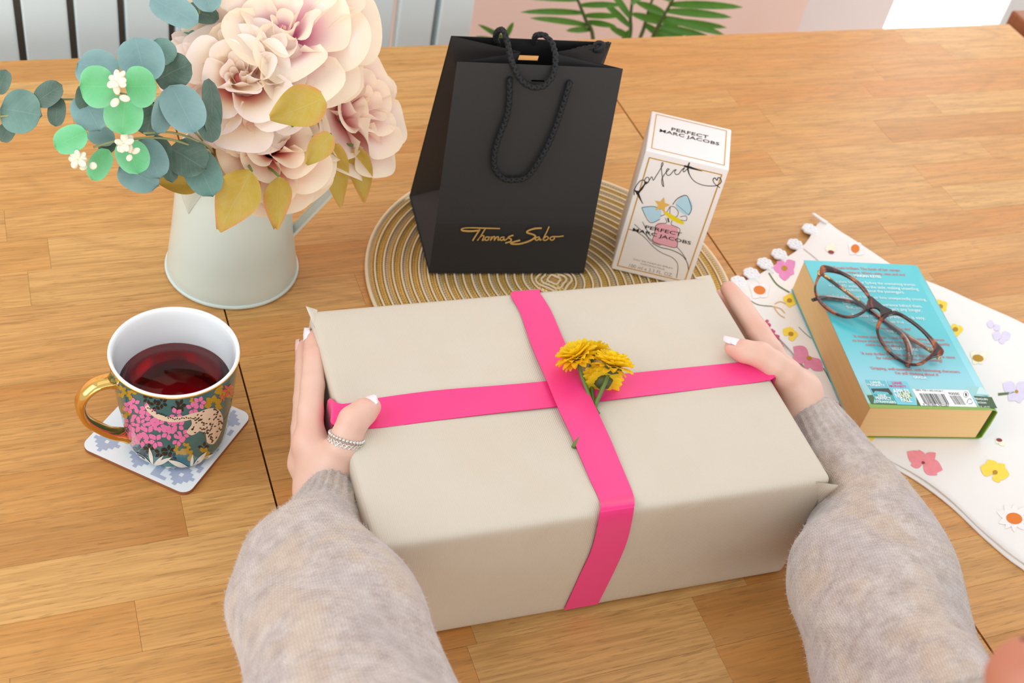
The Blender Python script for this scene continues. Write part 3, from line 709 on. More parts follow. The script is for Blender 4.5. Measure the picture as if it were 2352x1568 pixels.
for c in [(690, 800), (790, 830), (740, 850), (920, 850), (900, 870), (620, 1180), (700, 1170), (780, 1190), (840, 1180), (860, 1220), (640, 1220), (560, 1240), (1090, 1150)]: dk += leaf_group(c, rs.uniform(36, 52), 5, rs.uniform(0, 6.28), 4.5, 0.3)
decal('painted_dark_leaves', dk, crop_pt(.00014), simple('mug_black', (12, 18, 26), 0.15, **glaze), mug)
ye = []
for c, s in [((1240, 730), 80), ((1160, 840), 70), ((1290, 790), 50), ((495, 750), 50), ((575, 770), 45), ((520, 900), 50), ((560, 1110), 60), ((915, 1165), 45), ((975, 1205), 50), ((1090, 1195), 50), ((460, 690), 50), ((960, 1150), 40), ((1020, 810), 35)]: ye += leaf_group(c, s, 5, rs.uniform(0, 6.28), 3.8, 0.36)
decal('painted_ochre_leaves', ye, crop_pt(.00018), simple('mug_ochre', (176, 142, 40), 0.15, **glaze), mug)
decal('painted_red_flower', leaf_group((1270, 740), 50, 6, .4, 5.3, .25) + leaf_group((1225, 790), 30, 5, 1, 5, .25), crop_pt(.00026), simple('mug_red', (214, 80, 92), 0.15, **glaze), mug)
def dense(pts, n=3): return catmull(pts, n, True)
body = [(965, 1040), (985, 1010), (1005, 980), (1000, 930), (1040, 905), (1090, 880), (1150, 866), (1200, 882), (1228, 940), (1222, 1000), (1205, 1060), (1175, 1110), (1150, 1128), (1112, 1112), (1112, 1062), (1065, 1032), (1035, 1050), (1000, 1062)]
tail = stroke([(680, 850), (705, 885), (760, 925), (840, 948), (930, 945), (1010, 925), (1060, 915)], [30, 32, 34, 36, 38, 42, 44], 4)
def strip_poly(pts):   # fill a curved outline with a fan so that it follows the mug
    pts = dense(pts, 3); c = np.mean(pts, axis=0); v = [c]; f = []
    for r_ in (0.35, 0.7, 1.0):
        v += [c + (p - c) * r_ for p in pts]
    n = len(pts)
    for i in range(n):
        j = (i + 1) % n; f.append([0, 1 + i, 1 + j])
        for k in range(2): f.append([1 + k * n + i, 1 + (k + 1) * n + i, 1 + (k + 1) * n + j, 1 + k * n + j])
    return v, f
decal('painted_cheetah', [strip_poly(body), tail], crop_pt(.00030), simple('mug_cream', (226, 208, 190), 0.15, **glaze), mug)
sp = []
for _ in range(95):
    x, y = rs.uniform(990, 1225), rs.uniform(870, 1120)
    # keep spots within the painted body
    inside = False; P2 = body
    for i in range(len(P2)):
        (x1, y1), (x2, y2) = P2[i], P2[i - 1]
        if (y1 > y) != (y2 > y) and x < (x2 - x1) * (y - y1) / (y2 - y1) + x1: inside = not inside
    if inside: sp.append(ellipse2((x, y), 9, 4.5, rs.uniform(-1.2, 0.3), 7))
for t in np.linspace(0, 1, 22):
    x = 690 + 340 * t; y = 862 + 85 * math.sin(min(1, t * 1.5) * 1.57) - 30 * max(0, t - .6); sp.append(ellipse2((x, y + rs.uniform(-9, 9)), 8, 4, rs.uniform(-1, 1), 7))
decal('painted_spots', sp, crop_pt(.00040), simple('mug_spot', (44, 36, 40), 0.15, **glaze), mug)
wl = []
for c, tips in (((725, 1288), [(700, 1150), (802, 1208), (862, 1220), (590, 1180), (578, 1215), (610, 1250), (622, 1310), (700, 1330)]), ((1000, 1312), [(828, 1238), (1010, 1200), (1112, 1180), (1175, 1190), (720, 1338), (880, 1270), (1120, 1260), (1190, 1240)])):
    for tp in tips: wl.append(petal2(c, tp, 0.10, 8))
decal('painted_white_leaves', wl, crop_pt(.00034), simple('mug_white', (222, 220, 208), 0.15, **glaze), mug)
# the same painted plants go on round the back of the mug
def az_fn(off): return lambda a, s: mug_az(a, s, off)
for nm, matn, col_, cnt, sz in (('painted_pink_leaves', 'mug_pink_b', (226, 120, 178), 16, .009), ('painted_ochre_leaves', 'mug_ochre_b', (176, 142, 40), 12, .011), ('painted_white_leaves', 'mug_white_b', (222, 220, 208), 8, .014)):
    sh = []
    for _ in range(cnt):
        a0 = rs.uniform(0.15, 2.6); z0 = rs.uniform(.016, .08)
        for k in range(5):
            an = k * 1.2 + rs.uniform(-.2, .2); v, f = petal2((0, 0), (sz * math.cos(an), sz * math.sin(an)), .24, 4); sh.append(([(a0 + p[0] / .044, min(.09, max(.005, z0 + p[1]))) for p in v], f))
    decal(nm, sh, az_fn(.0002 + .00004 * cnt / 8), simple(matn, col_, 0.15, **glaze), mug)

# ------------------------------------------------------------------ enamel jug
JC = V3(0.1665, 0.8665, 0.0003)
jug = thing('enamel_jug', 'cream enamel jug with a pouring lip holding pink flowers', 'jug', JC)
M['enamel'] = simple('cream_enamel', (216, 230, 224), 0.28, coat=0.25, noise=(14, (214, 224, 214), 0.5))
JH = 0.128
def jug_r(z): return 0.0592 - (0.0592 - 0.0465) * (z / JH) - 0.0012 * math.sin(math.pi * z / JH)
prof = [(0.0, 0.003), (0.058, 0.003)] + [(jug_r(z), z) for z in np.linspace(0.005, JH, 16)] + [(jug_r(JH) - 0.0012, JH + 0.0004)] + [(jug_r(z) - 0.0016, z) for z in np.linspace(JH - 0.002, 0.006, 12)] + [(0.0, 0.0045)]
v, f, _ = lathe(prof, JC, 96)
mesh('body', v, f, M['enamel'], jug, True)
v, f, _ = lathe([(0.0588 + 0.0016 * math.cos(a), 0.0022 + 0.0020 * math.sin(a)) for a in np.linspace(0, 2 * math.pi, 10, endpoint=False)], JC, 96, True); mesh('base_rim', v, f, M['enamel'], jug, True)
hd = unit(V3(0.80, -0.12, 0)); hs = V3(-hd[1], hd[0], 0)
def jp(r, z): return JC + hd * r + V3(0, 0, z)
hpath = catmull([jp(0.0515, 0.040), jp(0.056, 0.046), jp(0.068, 0.064), jp(0.083, 0.086), jp(0.093, 0.104), jp(0.096, 0.122), jp(0.088, 0.136), jp(0.070, 0.140), jp(0.0475, 0.120)], 6)
vv = []
for i, p in enumerate(hpath):
    t = unit(hpath[min(i + 1, len(hpath) - 1)] - hpath[max(i - 1, 0)]); nn = np.cross(t, hs)
    for (a, b_) in ((-1, -.9), (-.8, -1), (.8, -1), (1, -.9), (1, .9), (.8, 1), (.55, .45), (-.55, .45), (-.8, 1), (-1, .9)): vv.append(p + hs * 0.0068 * a + nn * 0.0013 * b_)
K = 10; N = len(hpath)
mesh('handle', vv, [[i * K + k, i * K + (k + 1) % K, (i + 1) * K + (k + 1) % K, (i + 1) * K + k] for i in range(N - 1) for k in range(K)] + [list(range(K))[::-1], [(N - 1) * K + k for k in range(K)]], M['enamel'], jug)

# pouring lip: a V-shaped shell soldered on at the front left
vv = []; nA, nT = 13, 8; ap = math.radians(211)
apex = JC + V3(math.cos(ap) * (jug_r(.086) + .0004), math.sin(ap) * (jug_r(.086) + .0004), .086)
for i in range(nA):
    u = -1 + 2 * i / (nA - 1); an = ap + u * math.radians(25); out_ = 0.016 * (1 - abs(u) ** 1.6); rr_ = jug_r(JH) + 0.0005 + out_
    top = JC + V3(math.cos(an) * rr_, math.sin(an) * rr_, JH + 0.006 * (1 - u * u) + .0005)
    for j in range(nT):
        t = j / (nT - 1); p = apex + (top - apex) * t; z_ = p[2] - JC[2]; d = p - JC; rad_ = math.hypot(d[0], d[1]); mn = jug_r(min(z_, JH)) + .0005
        if rad_ < mn: p = JC + V3(d[0] / rad_ * mn, d[1] / rad_ * mn, z_)
        vv.append(p)
N0 = len(vv); f = grid_faces(nA, nT); cen_ = JC + V3(0, 0, .12)
vv += [p + unit((cen_ - p) * V3(1, 1, 0)) * .0009 for p in vv]; f += [[i + N0 for i in q][::-1] for q in f]
f += [[i * nT + nT - 1, (i + 1) * nT + nT - 1, N0 + (i + 1) * nT + nT - 1, N0 + i * nT + nT - 1] for i in range(nA - 1)]
mesh('pouring_lip', vv, f, M['enamel'], jug, True)
# ------------------------------------------------------------------ black paper gift bag
zb = 0.0062
FL, FR, BL = P(985, 627, zb), P(1341, 627, zb), P(940, 451, zb)
BR = FR + (BL - FL); zt_ = 0.207
TFL, TFR, TBL, TBR = P(1050, 142, zt_), P(1431, 158, zt_), P(1036, 82, zt_ + .001), P(1404, 97, zt_ + .001)
bag = thing('paper_bag', 'black paper gift bag with black rope handles and gold script', 'bag', (FL + FR + BL + BR) / 4)
M['black_paper'] = simple('black_paper', (33, 32, 33), 0.6, bump=(420, 0.10, 0.0004))
M['black_inside'] = simple('bag_inside', (34, 36, 44), 0.6)
def panel(name, a, b_, c_, d_, nu, nv, hole=None, bulge=0.0, mat=None, th=0.0006, crease=None):
    """sheet a-b (bottom) to d-c (top) with thickness; hole = (u0,u1,v0,v1)"""
    us = list(np.linspace(0, 1, nu + 1)); vs_ = list(np.linspace(0, 1, nv + 1))
    if hole: us = sorted(set(us + [hole[0], hole[1]])); vs_ = sorted(set(vs_ + [hole[2], hole[3]]))
    nn = unit(np.cross(b_ - a, d_ - a)); vv = []
    for u in us:
        for w in vs_:
            p = (a * (1 - u) + b_ * u) * (1 - w) + (d_ * (1 - u) + c_ * u) * w
            o = bulge * math.sin(math.pi * u) * math.sin(math.pi * w)
            if crease: o += crease[1] * max(0, 1 - abs(w - crease[0]) / .03)
            vv.append(p + nn * o)
    K = len(vs_); N0 = len(vv); ff = []; used = []
    for i in range(len(us) - 1):
        for j in range(K - 1):
            if hole and us[i] >= hole[0] - 1e-9 and us[i + 1] <= hole[1] + 1e-9 and vs_[j] >= hole[2] - 1e-9 and vs_[j + 1] <= hole[3] + 1e-9: continue
            used.append([i * K + j, (i + 1) * K + j, (i + 1) * K + j + 1, i * K + j + 1])
    vv += [p - nn * th for p in vv[:N0]]
    from collections import Counter
    cnt = Counter()
    for q in used:
        for k in range(4): cnt[frozenset((q[k], q[(k + 1) % 4]))] += 1
    ff = used + [[i + N0 for i in q][::-1] for q in used]
    for q in used:
        for k in range(4):
            x, y = q[k], q[(k + 1) % 4]
            if cnt[frozenset((x, y))] == 1: ff.append([y, x, x + N0, y + N0])
    return mesh(name, vv, ff, mat or M['black_paper'], bag)
panel('front_panel', FL, FR, TFR, TFL, 12, 16, hole=(0.455, 0.535, 0.925, 0.934), bulge=-0.003, crease=(0.255, 0.0006))
panel('rear_panel', BR, BL, TBL, TBR, 12, 16, hole=(0.43, 0.61, 0.885, 0.912), bulge=-0.002)
up_ = V3(0, 0, 1)
def gusset(name, fb, bb, ft, bt, inward):
    # side of the bag: flat triangle at the foot, then two leaves folded inwards
    hb = 0.30
    fm = fb + (ft - fb) * hb; bm = bb + (bt - bb) * hb
    foot_mid = (fb + bb) / 2; mid_lo = (fm + bm) / 2 + inward * 0.040; mid_hi = (ft + bt) / 2 + inward * 0.060
    th = inward * 0.0006
    vv = [fb, bb, fm, bm, mid_lo, ft, bt, mid_hi]
    ff = [[0, 1, 4], [0, 4, 2], [1, 3, 4], [2, 4, 7, 5], [4, 3, 6, 7]]
    n = len(vv); mesh(name, [np.array(p) for p in vv] + [np.array(p) + th for p in vv], ff + [[i + n for i in q][::-1] for q in ff], M['black_paper'], bag)
rt = unit(FR - FL)
gusset('side_gusset', FL, BL, TFL, TBL, rt)
gusset('side_gusset', FR, BR, TFR, TBR, -rt)
v = [FL + V3(0, 0, .0004), FR + V3(0, 0, .0004), BR + V3(0, 0, .0004), BL + V3(0, 0, .0004)]; v += [p + V3(0, 0, .0012) for p in v]
mesh('base_board', v, [[3, 2, 1, 0], [4, 5, 6, 7], [0, 1, 5, 4], [1, 2, 6, 5], [2, 3, 7, 6], [3, 0, 4, 7]], M['black_inside'], bag)
fnrm = unit(np.cross(FR - FL, TFL - FL)); fnrm = fnrm if np.dot(fnrm, EYE - FL) > 0 else -fnrm
def bag_front(off): return lambda u, v_: PPL(u, v_, FL + fnrm * off, fnrm)
bnrm = unit(np.cross(BL - BR, TBR - BR)); bnrm = bnrm if np.dot(bnrm, EYE - BL) > 0 else -bnrm
M['rope'] = simple('black_cord', (20, 20, 23), 0.7)
def rope(path, r=0.0024, pitch=0.0105, name='rope_handle'):
    path = catmull(path, 14); L = [0]
    for i in range(1, len(path)): L.append(L[-1] + np.linalg.norm(path[i] - path[i - 1]))
    n = max(20, int(L[-1] / 0.0011)); s = np.linspace(0, L[-1], n); q = np.array([[np.interp(x, L, [p[k] for p in path]) for k in range(3)] for x in s])
    T = np.gradient(q, axis=0); T /= np.linalg.norm(T, axis=1)[:, None]
    nr = unit(np.cross(T[0], [0.1, 0.2, 0.97])); fr = []
    for i in range(n): nr = unit(nr - T[i] * np.dot(nr, T[i])); fr.append((nr, np.cross(T[i], nr)))
    mb = MB()
    for k in range(4):
        sg = 1 if k % 2 == 0 else -1
        pth = []
        for i in range(n):
            a = sg * 2 * math.pi * s[i] / pitch + k * math.pi / 2; rad = r * 0.55 * (1 + 0.18 * math.sin(2 * a + k)); pth.append(q[i] + rad * (math.cos(a) * fr[i][0] + math.sin(a) * fr[i][1]))
        tv, tf = tube(pth, r * 0.62, 6); mb.add(tv, tf)
    return mb.build(name, M['rope'], bag, True)
bf = bag_front(0.0035)
cr = lambda x, y: (900 + x / 2.341, 30 + y / 2.341)
pts = [cr(*q) for q in ((635, 365), (632, 470), (618, 560), (580, 660), (552, 760), (556, 840), (600, 890), (650, 898), (720, 885), (770, 830), (840, 710), (890, 590), (925, 480), (955, 385))]
rope([bag_front(-0.004)(*pts[0])] + [bf(*p) for p in pts] + [bag_front(-0.004)(*pts[-1])])
# rear handle arches forward over the open top and hangs over the front
bb_ = lambda x, y, o: PPL(*cr(x, y), BL + bnrm * o, bnrm)
def mixd(x, y, t):   # between rear panel (0) and just before the front panel (1)
    a = bb_(x, y, 0.003); c_ = bag_front(0.004)(*cr(x, y)); return a + (c_ - a) * t
rope([mixd(575, 180, 0.0), mixd(558, 130, 0.15), mixd(572, 95, 0.35), mixd(600, 95, 0.5), mixd(622, 160, 0.7), mixd(645, 260, 0.95), mixd(690, 355, 1.05), mixd(750, 398, 1.06), mixd(820, 390, 1.06), mixd(868, 330, 1.02), mixd(880, 240, 0.9), mixd(862, 165, 0.65), mixd(820, 120, 0.45), mixd(775, 122, 0.25), mixd(765, 160, 0.05)])
rope([mixd(1165, 165, -0.05), mixd(1120, 180, 0.05), mixd(1040, 190, 0.1), mixd(960, 210, 0.15), mixd(900, 235, 0.2)], name='rope_end')
kn = mixd(1112, 182, 0.08)
for k in range(3):
    t = [kn + 0.0042 * (math.cos(a) * unit(RM[:, 0] + 0.3 * k * RM[:, 2]) + math.sin(a) * unit(RM[:, 1] * (1 - .3 * k) + V3(0.2 * k, 0, 0.1))) for a in np.linspace(0, 2 * math.pi, 14, endpoint=False)]
    tv, tf = tube(t, 0.0021, 6, True); mesh('knot', tv, tf, M['rope'], bag, True)
LOGO = [([(470, 1168), (430, 1172), (385, 1170), (374, 1163), (388, 1156), (430, 1154), (500, 1156), (582, 1158)], [7, 8, 8, 6, 5, 5, 6, 5]), ([(474, 1162), (452, 1195), (434, 1224)], 6),
        ([(503, 1158), (478, 1198), (460, 1223)], 5), ([(466, 1214), (482, 1198), (495, 1197), (492, 1210), (486, 1222), (497, 1218)], 5), ([(520, 1203), (507, 1204), (501, 1214), (508, 1222), (520, 1216), (522, 1205), (530, 1204)], 5),
        ([(538, 1200), (530, 1222), (545, 1203), (554, 1203), (550, 1222), (564, 1204), (574, 1204), (570, 1220), (580, 1218)], 5), ([(606, 1204), (590, 1205), (582, 1216), (592, 1222), (604, 1210), (603, 1221), (614, 1218), (626, 1206)], 5),
        ([(654, 1194), (634, 1200), (627, 1207), (642, 1216), (636, 1228), (610, 1236)], 6), ([(806, 1156), (770, 1158), (735, 1169), (727, 1180), (762, 1191), (771, 1203), (742, 1224), (690, 1240), (648, 1241), (642, 1234), (690, 1221)], 7),
        ([(795, 1203), (779, 1206), (770, 1216), (782, 1221), (796, 1208), (795, 1220), (806, 1217)], 5), ([(846, 1147), (832, 1178), (814, 1216), (828, 1221), (842, 1209), (832, 1200), (819, 1210)], 5), ([(872, 1201), (858, 1203), (850, 1213), (860, 1221), (874, 1212), (872, 1201), (890, 1202), (924, 1198)], 5)]
M['gold_foil'] = simple('gold_foil', (224, 184, 108), 0.3, metal=0.45)
decal('gold_lettering', [stroke([cr(*p) for p in pts_], (np.array(w) * 1.2 / 2.341) if not np.isscalar(w) else w * 1.25 / 2.341, 4) for pts_, w in LOGO], bag_front(0.0009), M['gold_foil'], bag)

# ------------------------------------------------------------------ boxed perfume
PO = V3(0.5254, 0.8016, 0.0062); PAX = axes(math.radians(-29.03)); PW, PD, PH = 0.0780, 0.0684, 0.1435
perf = thing('perfume_carton', 'upright white carton with gold borders and an inked bottle drawing', 'box', PO + PAX[0] * PW / 2 + PAX[1] * PD / 2)
M['carton'] = simple('white_carton', (236, 230, 228), 0.4, coat=0.15)
v, f, _ = rbox(PO, PAX, (PW, PD, PH), 0.0016, 3, 1); mesh('carton', v, f, M['carton'], perf, True)
M['gold_line'] = simple('gold_line', (212, 164, 70), 0.3, metal=0.3); M['ink'] = simple('black_ink', (36, 32, 32), 0.5)
fr_ = lambda off: (lambda s, t: PO + PAX[0] * s + PAX[2] * t - PAX[1] * off)       # front face, metres
tp_ = lambda off: (lambda s, t: PO + PAX[0] * s + PAX[1] * t + PAX[2] * (PH + off))
lf_ = lambda off: (lambda s, t: PO + PAX[1] * s + PAX[2] * t - PAX[0] * off)
def frame2(x0, y0, x1, y1, w):
    o = [(x0, y0), (x1, y0), (x1, y1), (x0, y1)]; i_ = [(x0 + w, y0 + w), (x1 - w, y0 + w), (x1 - w, y1 - w), (x0 + w, y1 - w)]
    return [np.array(p) for p in o + i_], [[k, (k + 1) % 4, 4 + (k + 1) % 4, 4 + k] for k in range(4)]
decal('gold_border', [frame2(0.0045, 0.0055, PW - 0.0045, PH - 0.0065, 0.0011)], fr_(.00025), M['gold_line'], perf)
decal('gold_border', [frame2(0.0045, 0.0045, PW - 0.0045, PD - 0.0045, 0.0009)], tp_(.00025), M['gold_line'], perf)
decal('gold_border', [frame2(0.0045, 0.0055, PD - 0.0045, PH - 0.0065, 0.0009)], lf_(.00025), M['gold_line'], perf)
def front_px(off): return lambda x, y: PPL(1360 + x / 3.5635, 220 + y / 3.5635, PO - PAX[1] * off, -PAX[1])
INK = [([(345, 812), (344, 775), (362, 735), (392, 698), (420, 690), (432, 706), (422, 742), (395, 778), (352, 778)], 4), ([(343, 768), (372, 798), (396, 848), (416, 884)], [4, 14, 8, 3]), ([(368, 808), (398, 768), (432, 722), (448, 706)], [14, 10, 8, 16]),
       ([(430, 714), (430, 690), (446, 668), (464, 672), (462, 704), (438, 722), (462, 700), (488, 662), (500, 692), (520, 662), (548, 618), (580, 562), (574, 546), (566, 580), (574, 660), (586, 742), (572, 720), (572, 680), (590, 645), (614, 618), (630, 600), (616, 598), (606, 624), (616, 650), (640, 645), (668, 612), (690, 604), (676, 620), (684, 642), (708, 640), (734, 606), (758, 588), (744, 612), (754, 622), (784, 592)], 3.4),
       ([(797, 545), (784, 592), (798, 648), (836, 698), (896, 728), (960, 738), (1022, 734), (1056, 706), (1050, 676), (1032, 670), (1022, 692), (1006, 672), (990, 686), (1002, 718), (1046, 752)], [6, 9, 5, 4, 4, 4, 4, 5, 5, 5, 5, 5, 5, 4, 4]), ([(752, 574), (800, 586), (850, 602), (902, 617)], [10, 14, 8, 2])]
decal('script_lettering', [stroke(p, np.array(w) * 1.35 if not np.isscalar(w) else w * 1.5, 4) for p, w in INK], front_px(.0004), M['ink'], perf)
decal('drawn_bow', [poly2([(682, 885), (745, 820), (785, 828), (822, 900), (790, 978), (722, 950)], 3), poly2([(405, 915), (480, 905), (556, 925), (558, 1000), (492, 1040), (450, 990)], 3)], front_px(.0003), simple('pale_blue_print', (176, 212, 230), 0.5), perf)
decal('drawn_bottle', [poly2([(535, 1042), (600, 1050), (700, 1078), (692, 1160), (688, 1240), (590, 1225), (497, 1195), (510, 1120)], 2)], front_px(.0003), simple('pale_pink_print', (228, 164, 176), 0.5), perf)
star = []
for k in range(10):
    a = -1.3 + k * math.pi / 5; r_ = 68 if k % 2 == 0 else 30; star.append((570 + r_ * math.cos(a), 895 + r_ * math.sin(a)))
decal('drawn_star', [poly2(star)], front_px(.00045), simple('star_print', (226, 178, 88), 0.5), perf)
decal('drawn_ribbon', [stroke([(592, 950), (640, 985), (700, 1020), (750, 1044)], [20, 34, 34, 20], 3)], front_px(.0004), simple('yellow_print', (232, 208, 20), 0.5), perf)
LN = [([(300, 1092), (360, 1110), (430, 1160), (500, 1235), (570, 1285), (650, 1320), (695, 1365), (702, 1420), (690, 1490)], 3), ([(490, 1205), (560, 1240), (650, 1262), (735, 1305), (778, 1365), (790, 1425)], 4), ([(345, 1050), (400, 1100), (450, 1150), (500, 1190)], 3), ([(412, 1030), (440, 1085), (480, 1150)], 3), ([(440, 1110), (470, 1180), (560, 1225)], 3),
      ([(405, 915), (470, 1035), (555, 1010)], 3), ([(405, 915), (500, 905), (560, 930)], 3), ([(660, 890), (700, 840), (770, 815), (800, 870), (812, 930), (790, 975)], 4), ([(690, 890), (740, 930), (790, 975)], 2), ([(600, 1000), (610, 1040), (560, 1045), (520, 1065), (510, 1130), (500, 1190), (600, 1225), (690, 1240), (700, 1160), (718, 1090), (650, 1055), (655, 1020)], 3),
      ([(640, 905), (672, 910), (705, 950), (690, 990), (640, 980), (640, 905)], 3), ([(560, 985), (600, 965), (640, 905)], 3), ([(720, 990), (770, 985), (768, 1022), (700, 1010)], 3), ([(690, 1232), (740, 1290), (770, 1340)], 3), ([(620, 1000), (628, 1035)], 8)]
decal('ink_lines', [stroke(p, w * 1.3, 4) for p, w in LN], front_px(.00036), M['ink'], perf)
text_on('printed_text', 'PERFECT', (432, 1086), (728, 1148), front_px(.00055), M['ink'], perf, -0.50, 0.009, updir=(.274, -.962))
text_on('printed_text', 'MARC JACOBS', (330, 1106), (806, 1219), front_px(.00055), M['ink'], perf, -0.50, 0.009, updir=(.274, -.962))
M['grey_ink'] = simple('grey_ink', (176, 166, 160), 0.5)
text_on('printed_text', 'EAU DE PARFUM SPRAY', (338, 1342), (660, 1420), front_px(.0004), M['grey_ink'], perf, -0.6, 0.0, updir=(.274, -.962))
text_on('printed_text', 'VAPORISATEUR', (392, 1378), (594, 1428), front_px(.0004), M['grey_ink'], perf, -0.6, 0.0, updir=(.274, -.962))
text_on('printed_text', '100 ml e 3.3 FL. OZ.', (300, 1400), (656, 1482), front_px(.0004), M['grey_ink'], perf, -0.9, 0.0, updir=(.274, -.962))
def top_px(off): return lambda x, y: PPL(1360 + x / 3.5635, 220 + y / 3.5635, PO + PAX[2] * (PH + off), PAX[2])
text_on('printed_text', 'PERFECT', (648, 281), (950, 349), top_px(.0004), M['ink'], perf, -0.42, 0.009, updir=(.155, -.988))
text_on('printed_text', 'MARC JACOBS', (552, 292), (1040, 405), top_px(.0004), M['ink'], perf, -0.42, 0.009, updir=(.155, -.988))

# ------------------------------------------------------------------ flowered white cloth with crochet edging
def cloth_h(x, y):
    return 0.0050 + 0.0009 * math.sin(38 * x + 21 * y) + 0.0006 * math.sin(71 * y - 30 * x + 1.0)
cl_out = [(1888, 505), (1935, 532), (2000, 575), (2090, 628), (2200, 672), (2352, 742), (2470, 800), (2560, 1000), (2500, 1370), (2352, 1290), (2270, 1225), (2190, 1150), (2110, 1090), (2040, 1050), (1985, 1022), (1945, 990), (1890, 900), (1838, 830), (1790, 775), (1730, 720), (1695, 660), (1745, 628), (1800, 595), (1850, 560)]
CB = [P(u, v_, 0.005)[:2] for u, v_ in cl_out]
cloth = thing('floral_cloth', 'folded white cloth printed with pressed flowers under the blue book', 'cloth', (*np.mean(CB, axis=0), 0))
M['white_cloth'] = simple('white_cloth', (240, 236, 232), 0.85, sheen=0.2, bump=(700, 0.12, 0.0004))
def sheet(name, poly, h0, hk, th, inset=0.0, roll=0.0015):
    c_ = np.mean(poly, axis=0); pts = np.array(catmull(poly, 4, True)); n = len(pts)
    if inset: pts = np.array([p + unit(c_ - p) * inset for p in pts])
    v = []; f = []; rings = 15
    for k in range(1, rings + 1):
        t = k / rings
        for p in pts:
            q = c_ + (p - c_) * t; v.append((q[0], q[1], h0 + hk * (cloth_h(*q) - 0.005)))
    def rid(k, i): return (k - 1) * n + i % n
    cidx = len(v); v.append((c_[0], c_[1], h0 + hk * (cloth_h(*c_) - .005)))
    for i in range(n):
        f.append([cidx, rid(1, i), rid(1, i + 1)])
        for k in range(1, rings): f.append([rid(k, i), rid(k + 1, i), rid(k + 1, i + 1), rid(k, i + 1)])
    # turned-down edge and underside
    b0 = len(v)
    for p in pts: q = p + unit(p - c_) * 0.0007; v.append((q[0], q[1], h0 + hk * (cloth_h(*p) - .005) - th * .5))
    for p in pts: v.append((p[0], p[1], h0 + hk * (cloth_h(*p) - .005) - th))
    for i in range(n):
        j = (i + 1) % n; f += [[rid(rings, i), b0 + i, b0 + j, rid(rings, j)], [b0 + i, b0 + n + i, b0 + n + j, b0 + j]]
    f.append([b0 + n + i for i in range(n)][::-1])
    return mesh(name, v, f, M['white_cloth'], cloth, True)
sheet('lower_layer', [np.array(p) + np.array([-0.0025, -0.004]) for p in CB], 0.0022, 0.3, 0.0018, 0.0005)
sheet('upper_layer', CB, 0.0050, 1.0, 0.0014)
def cl_px(off=.0004):
    def g(u, v_):
        q = P(u, v_, 0.005); z = cloth_h(q[0], q[1]) + off; q = P(u, v_, z); return np.array([q[0], q[1], cloth_h(q[0], q[1]) + off])
    return g
def dense_petal(b0, t0, w): return petal2(b0, t0, w, 8)
def printed(name, col_, shapes, off=.0004): return decal(name, shapes, cl_px(off), simple(name, col_, 0.85), cloth)
cz = lambda x, y: (1660 + x / 1.8888, 470 + y / 1.8888)     # crop of the cloth to photo pixels
pe = lambda c, tips, w: [dense_petal(cz(*c), cz(*t), w) for t in tips]
PM = {}
def pflower(key, col_, c_, tips, w, centre=None):
    if key not in PM: PM[key] = simple('print_' + key, col_, 0.85, noise=(160, tuple(min(255, x + 22) for x in col_), 0.9))
    o = decal('printed_flower', pe(c_, tips, w), cl_px(.0004), PM[key], cloth)
    if centre:
        ck, cc_, a_, b_ = centre
        if ck not in PM: PM[ck] = simple('print_' + ck, cc_, 0.85)
        decal('printed_centre', [ellipse2(cz(*c_), a_, b_, .2)], cl_px(.0006), PM[ck], o)
tan_c, or_c, dk_c = ('tan', (186, 140, 40)), ('orange', (226, 126, 48)), ('dark', (150, 60, 60))
ROSE_C, YEL, LIL, PAL = (232, 136, 146), (244, 206, 70), (212, 204, 228), (240, 228, 226)
pflower('rose', ROSE_C, (870, 1118), [(800, 1070), (850, 1062), (925, 1075), (955, 1150), (815, 1130), (930, 1172)], .34, (*dk_c, 4, 3))
pflower('mauve', (216, 130, 160), (375, 665), [(305, 615), (302, 662), (405, 680), (365, 715), (435, 720)], .34, (*tan_c, 6, 5))
pflower('pink', (220, 132, 182), (268, 275), [(235, 245), (218, 272), (315, 245), (310, 300), (270, 330)], .45, (*tan_c, 7, 6))
for c_, tips, w in (((1182, 1160), [(1118, 1135), (1150, 1105), (1225, 1125), (1245, 1170), (1200, 1205)], .45), ((296, 560), [(260, 540), (290, 528), (328, 565), (305, 592)], .5), ((290, 415), [(262, 400), (300, 382), (318, 430), (290, 445)], .5), ((945, 440), [(930, 410), (975, 425), (970, 460), (935, 465)], .5), ((1010, 540), [(1000, 515), (1045, 540), (1020, 570), (995, 520)], .5), ((600, 990), [(548, 975), (560, 1000), (600, 1025), (660, 1015)], .45)):
    pflower('yellow', YEL, c_, tips, w, (*tan_c, 6, 5))
for c_, tips, w in (((1275, 810), [(1215, 775), (1320, 770), (1330, 830), (1290, 860), (1240, 850)], .4), ((1210, 575), [(1170, 560), (1250, 560), (1215, 605)], .5), ((1180, 520), [(1145, 515), (1200, 545)], .5)):
    pflower('lilac', LIL, c_, tips, w, (*tan_c, 4, 4) if c_[0] == 1275 else None)
pflower('pale', PAL, (1265, 1360), [(1188, 1330), (1195, 1380), (1220, 1300), (1265, 1295), (1320, 1310), (1340, 1370), (1310, 1410), (1265, 1420), (1225, 1405)], .22, (*or_c, 19, 13))
pflower('pale', PAL, (575, 190), [(545, 170), (550, 215), (610, 215), (600, 165)], .45, (*or_c, 10, 10))
pflower('pale', PAL, (160, 370), [(115, 345), (130, 405), (195, 400), (205, 350)], .45, (*or_c, 14, 10))
pflower('pale', PAL, (513, 870), [(500, 850), (530, 890)], .4, (*or_c, 7, 9)); pflower('cream', (240, 230, 206), (1108, 665), [(1075, 640), (1150, 650), (1130, 690), (1085, 690)], .4, (*tan_c, 13, 8))
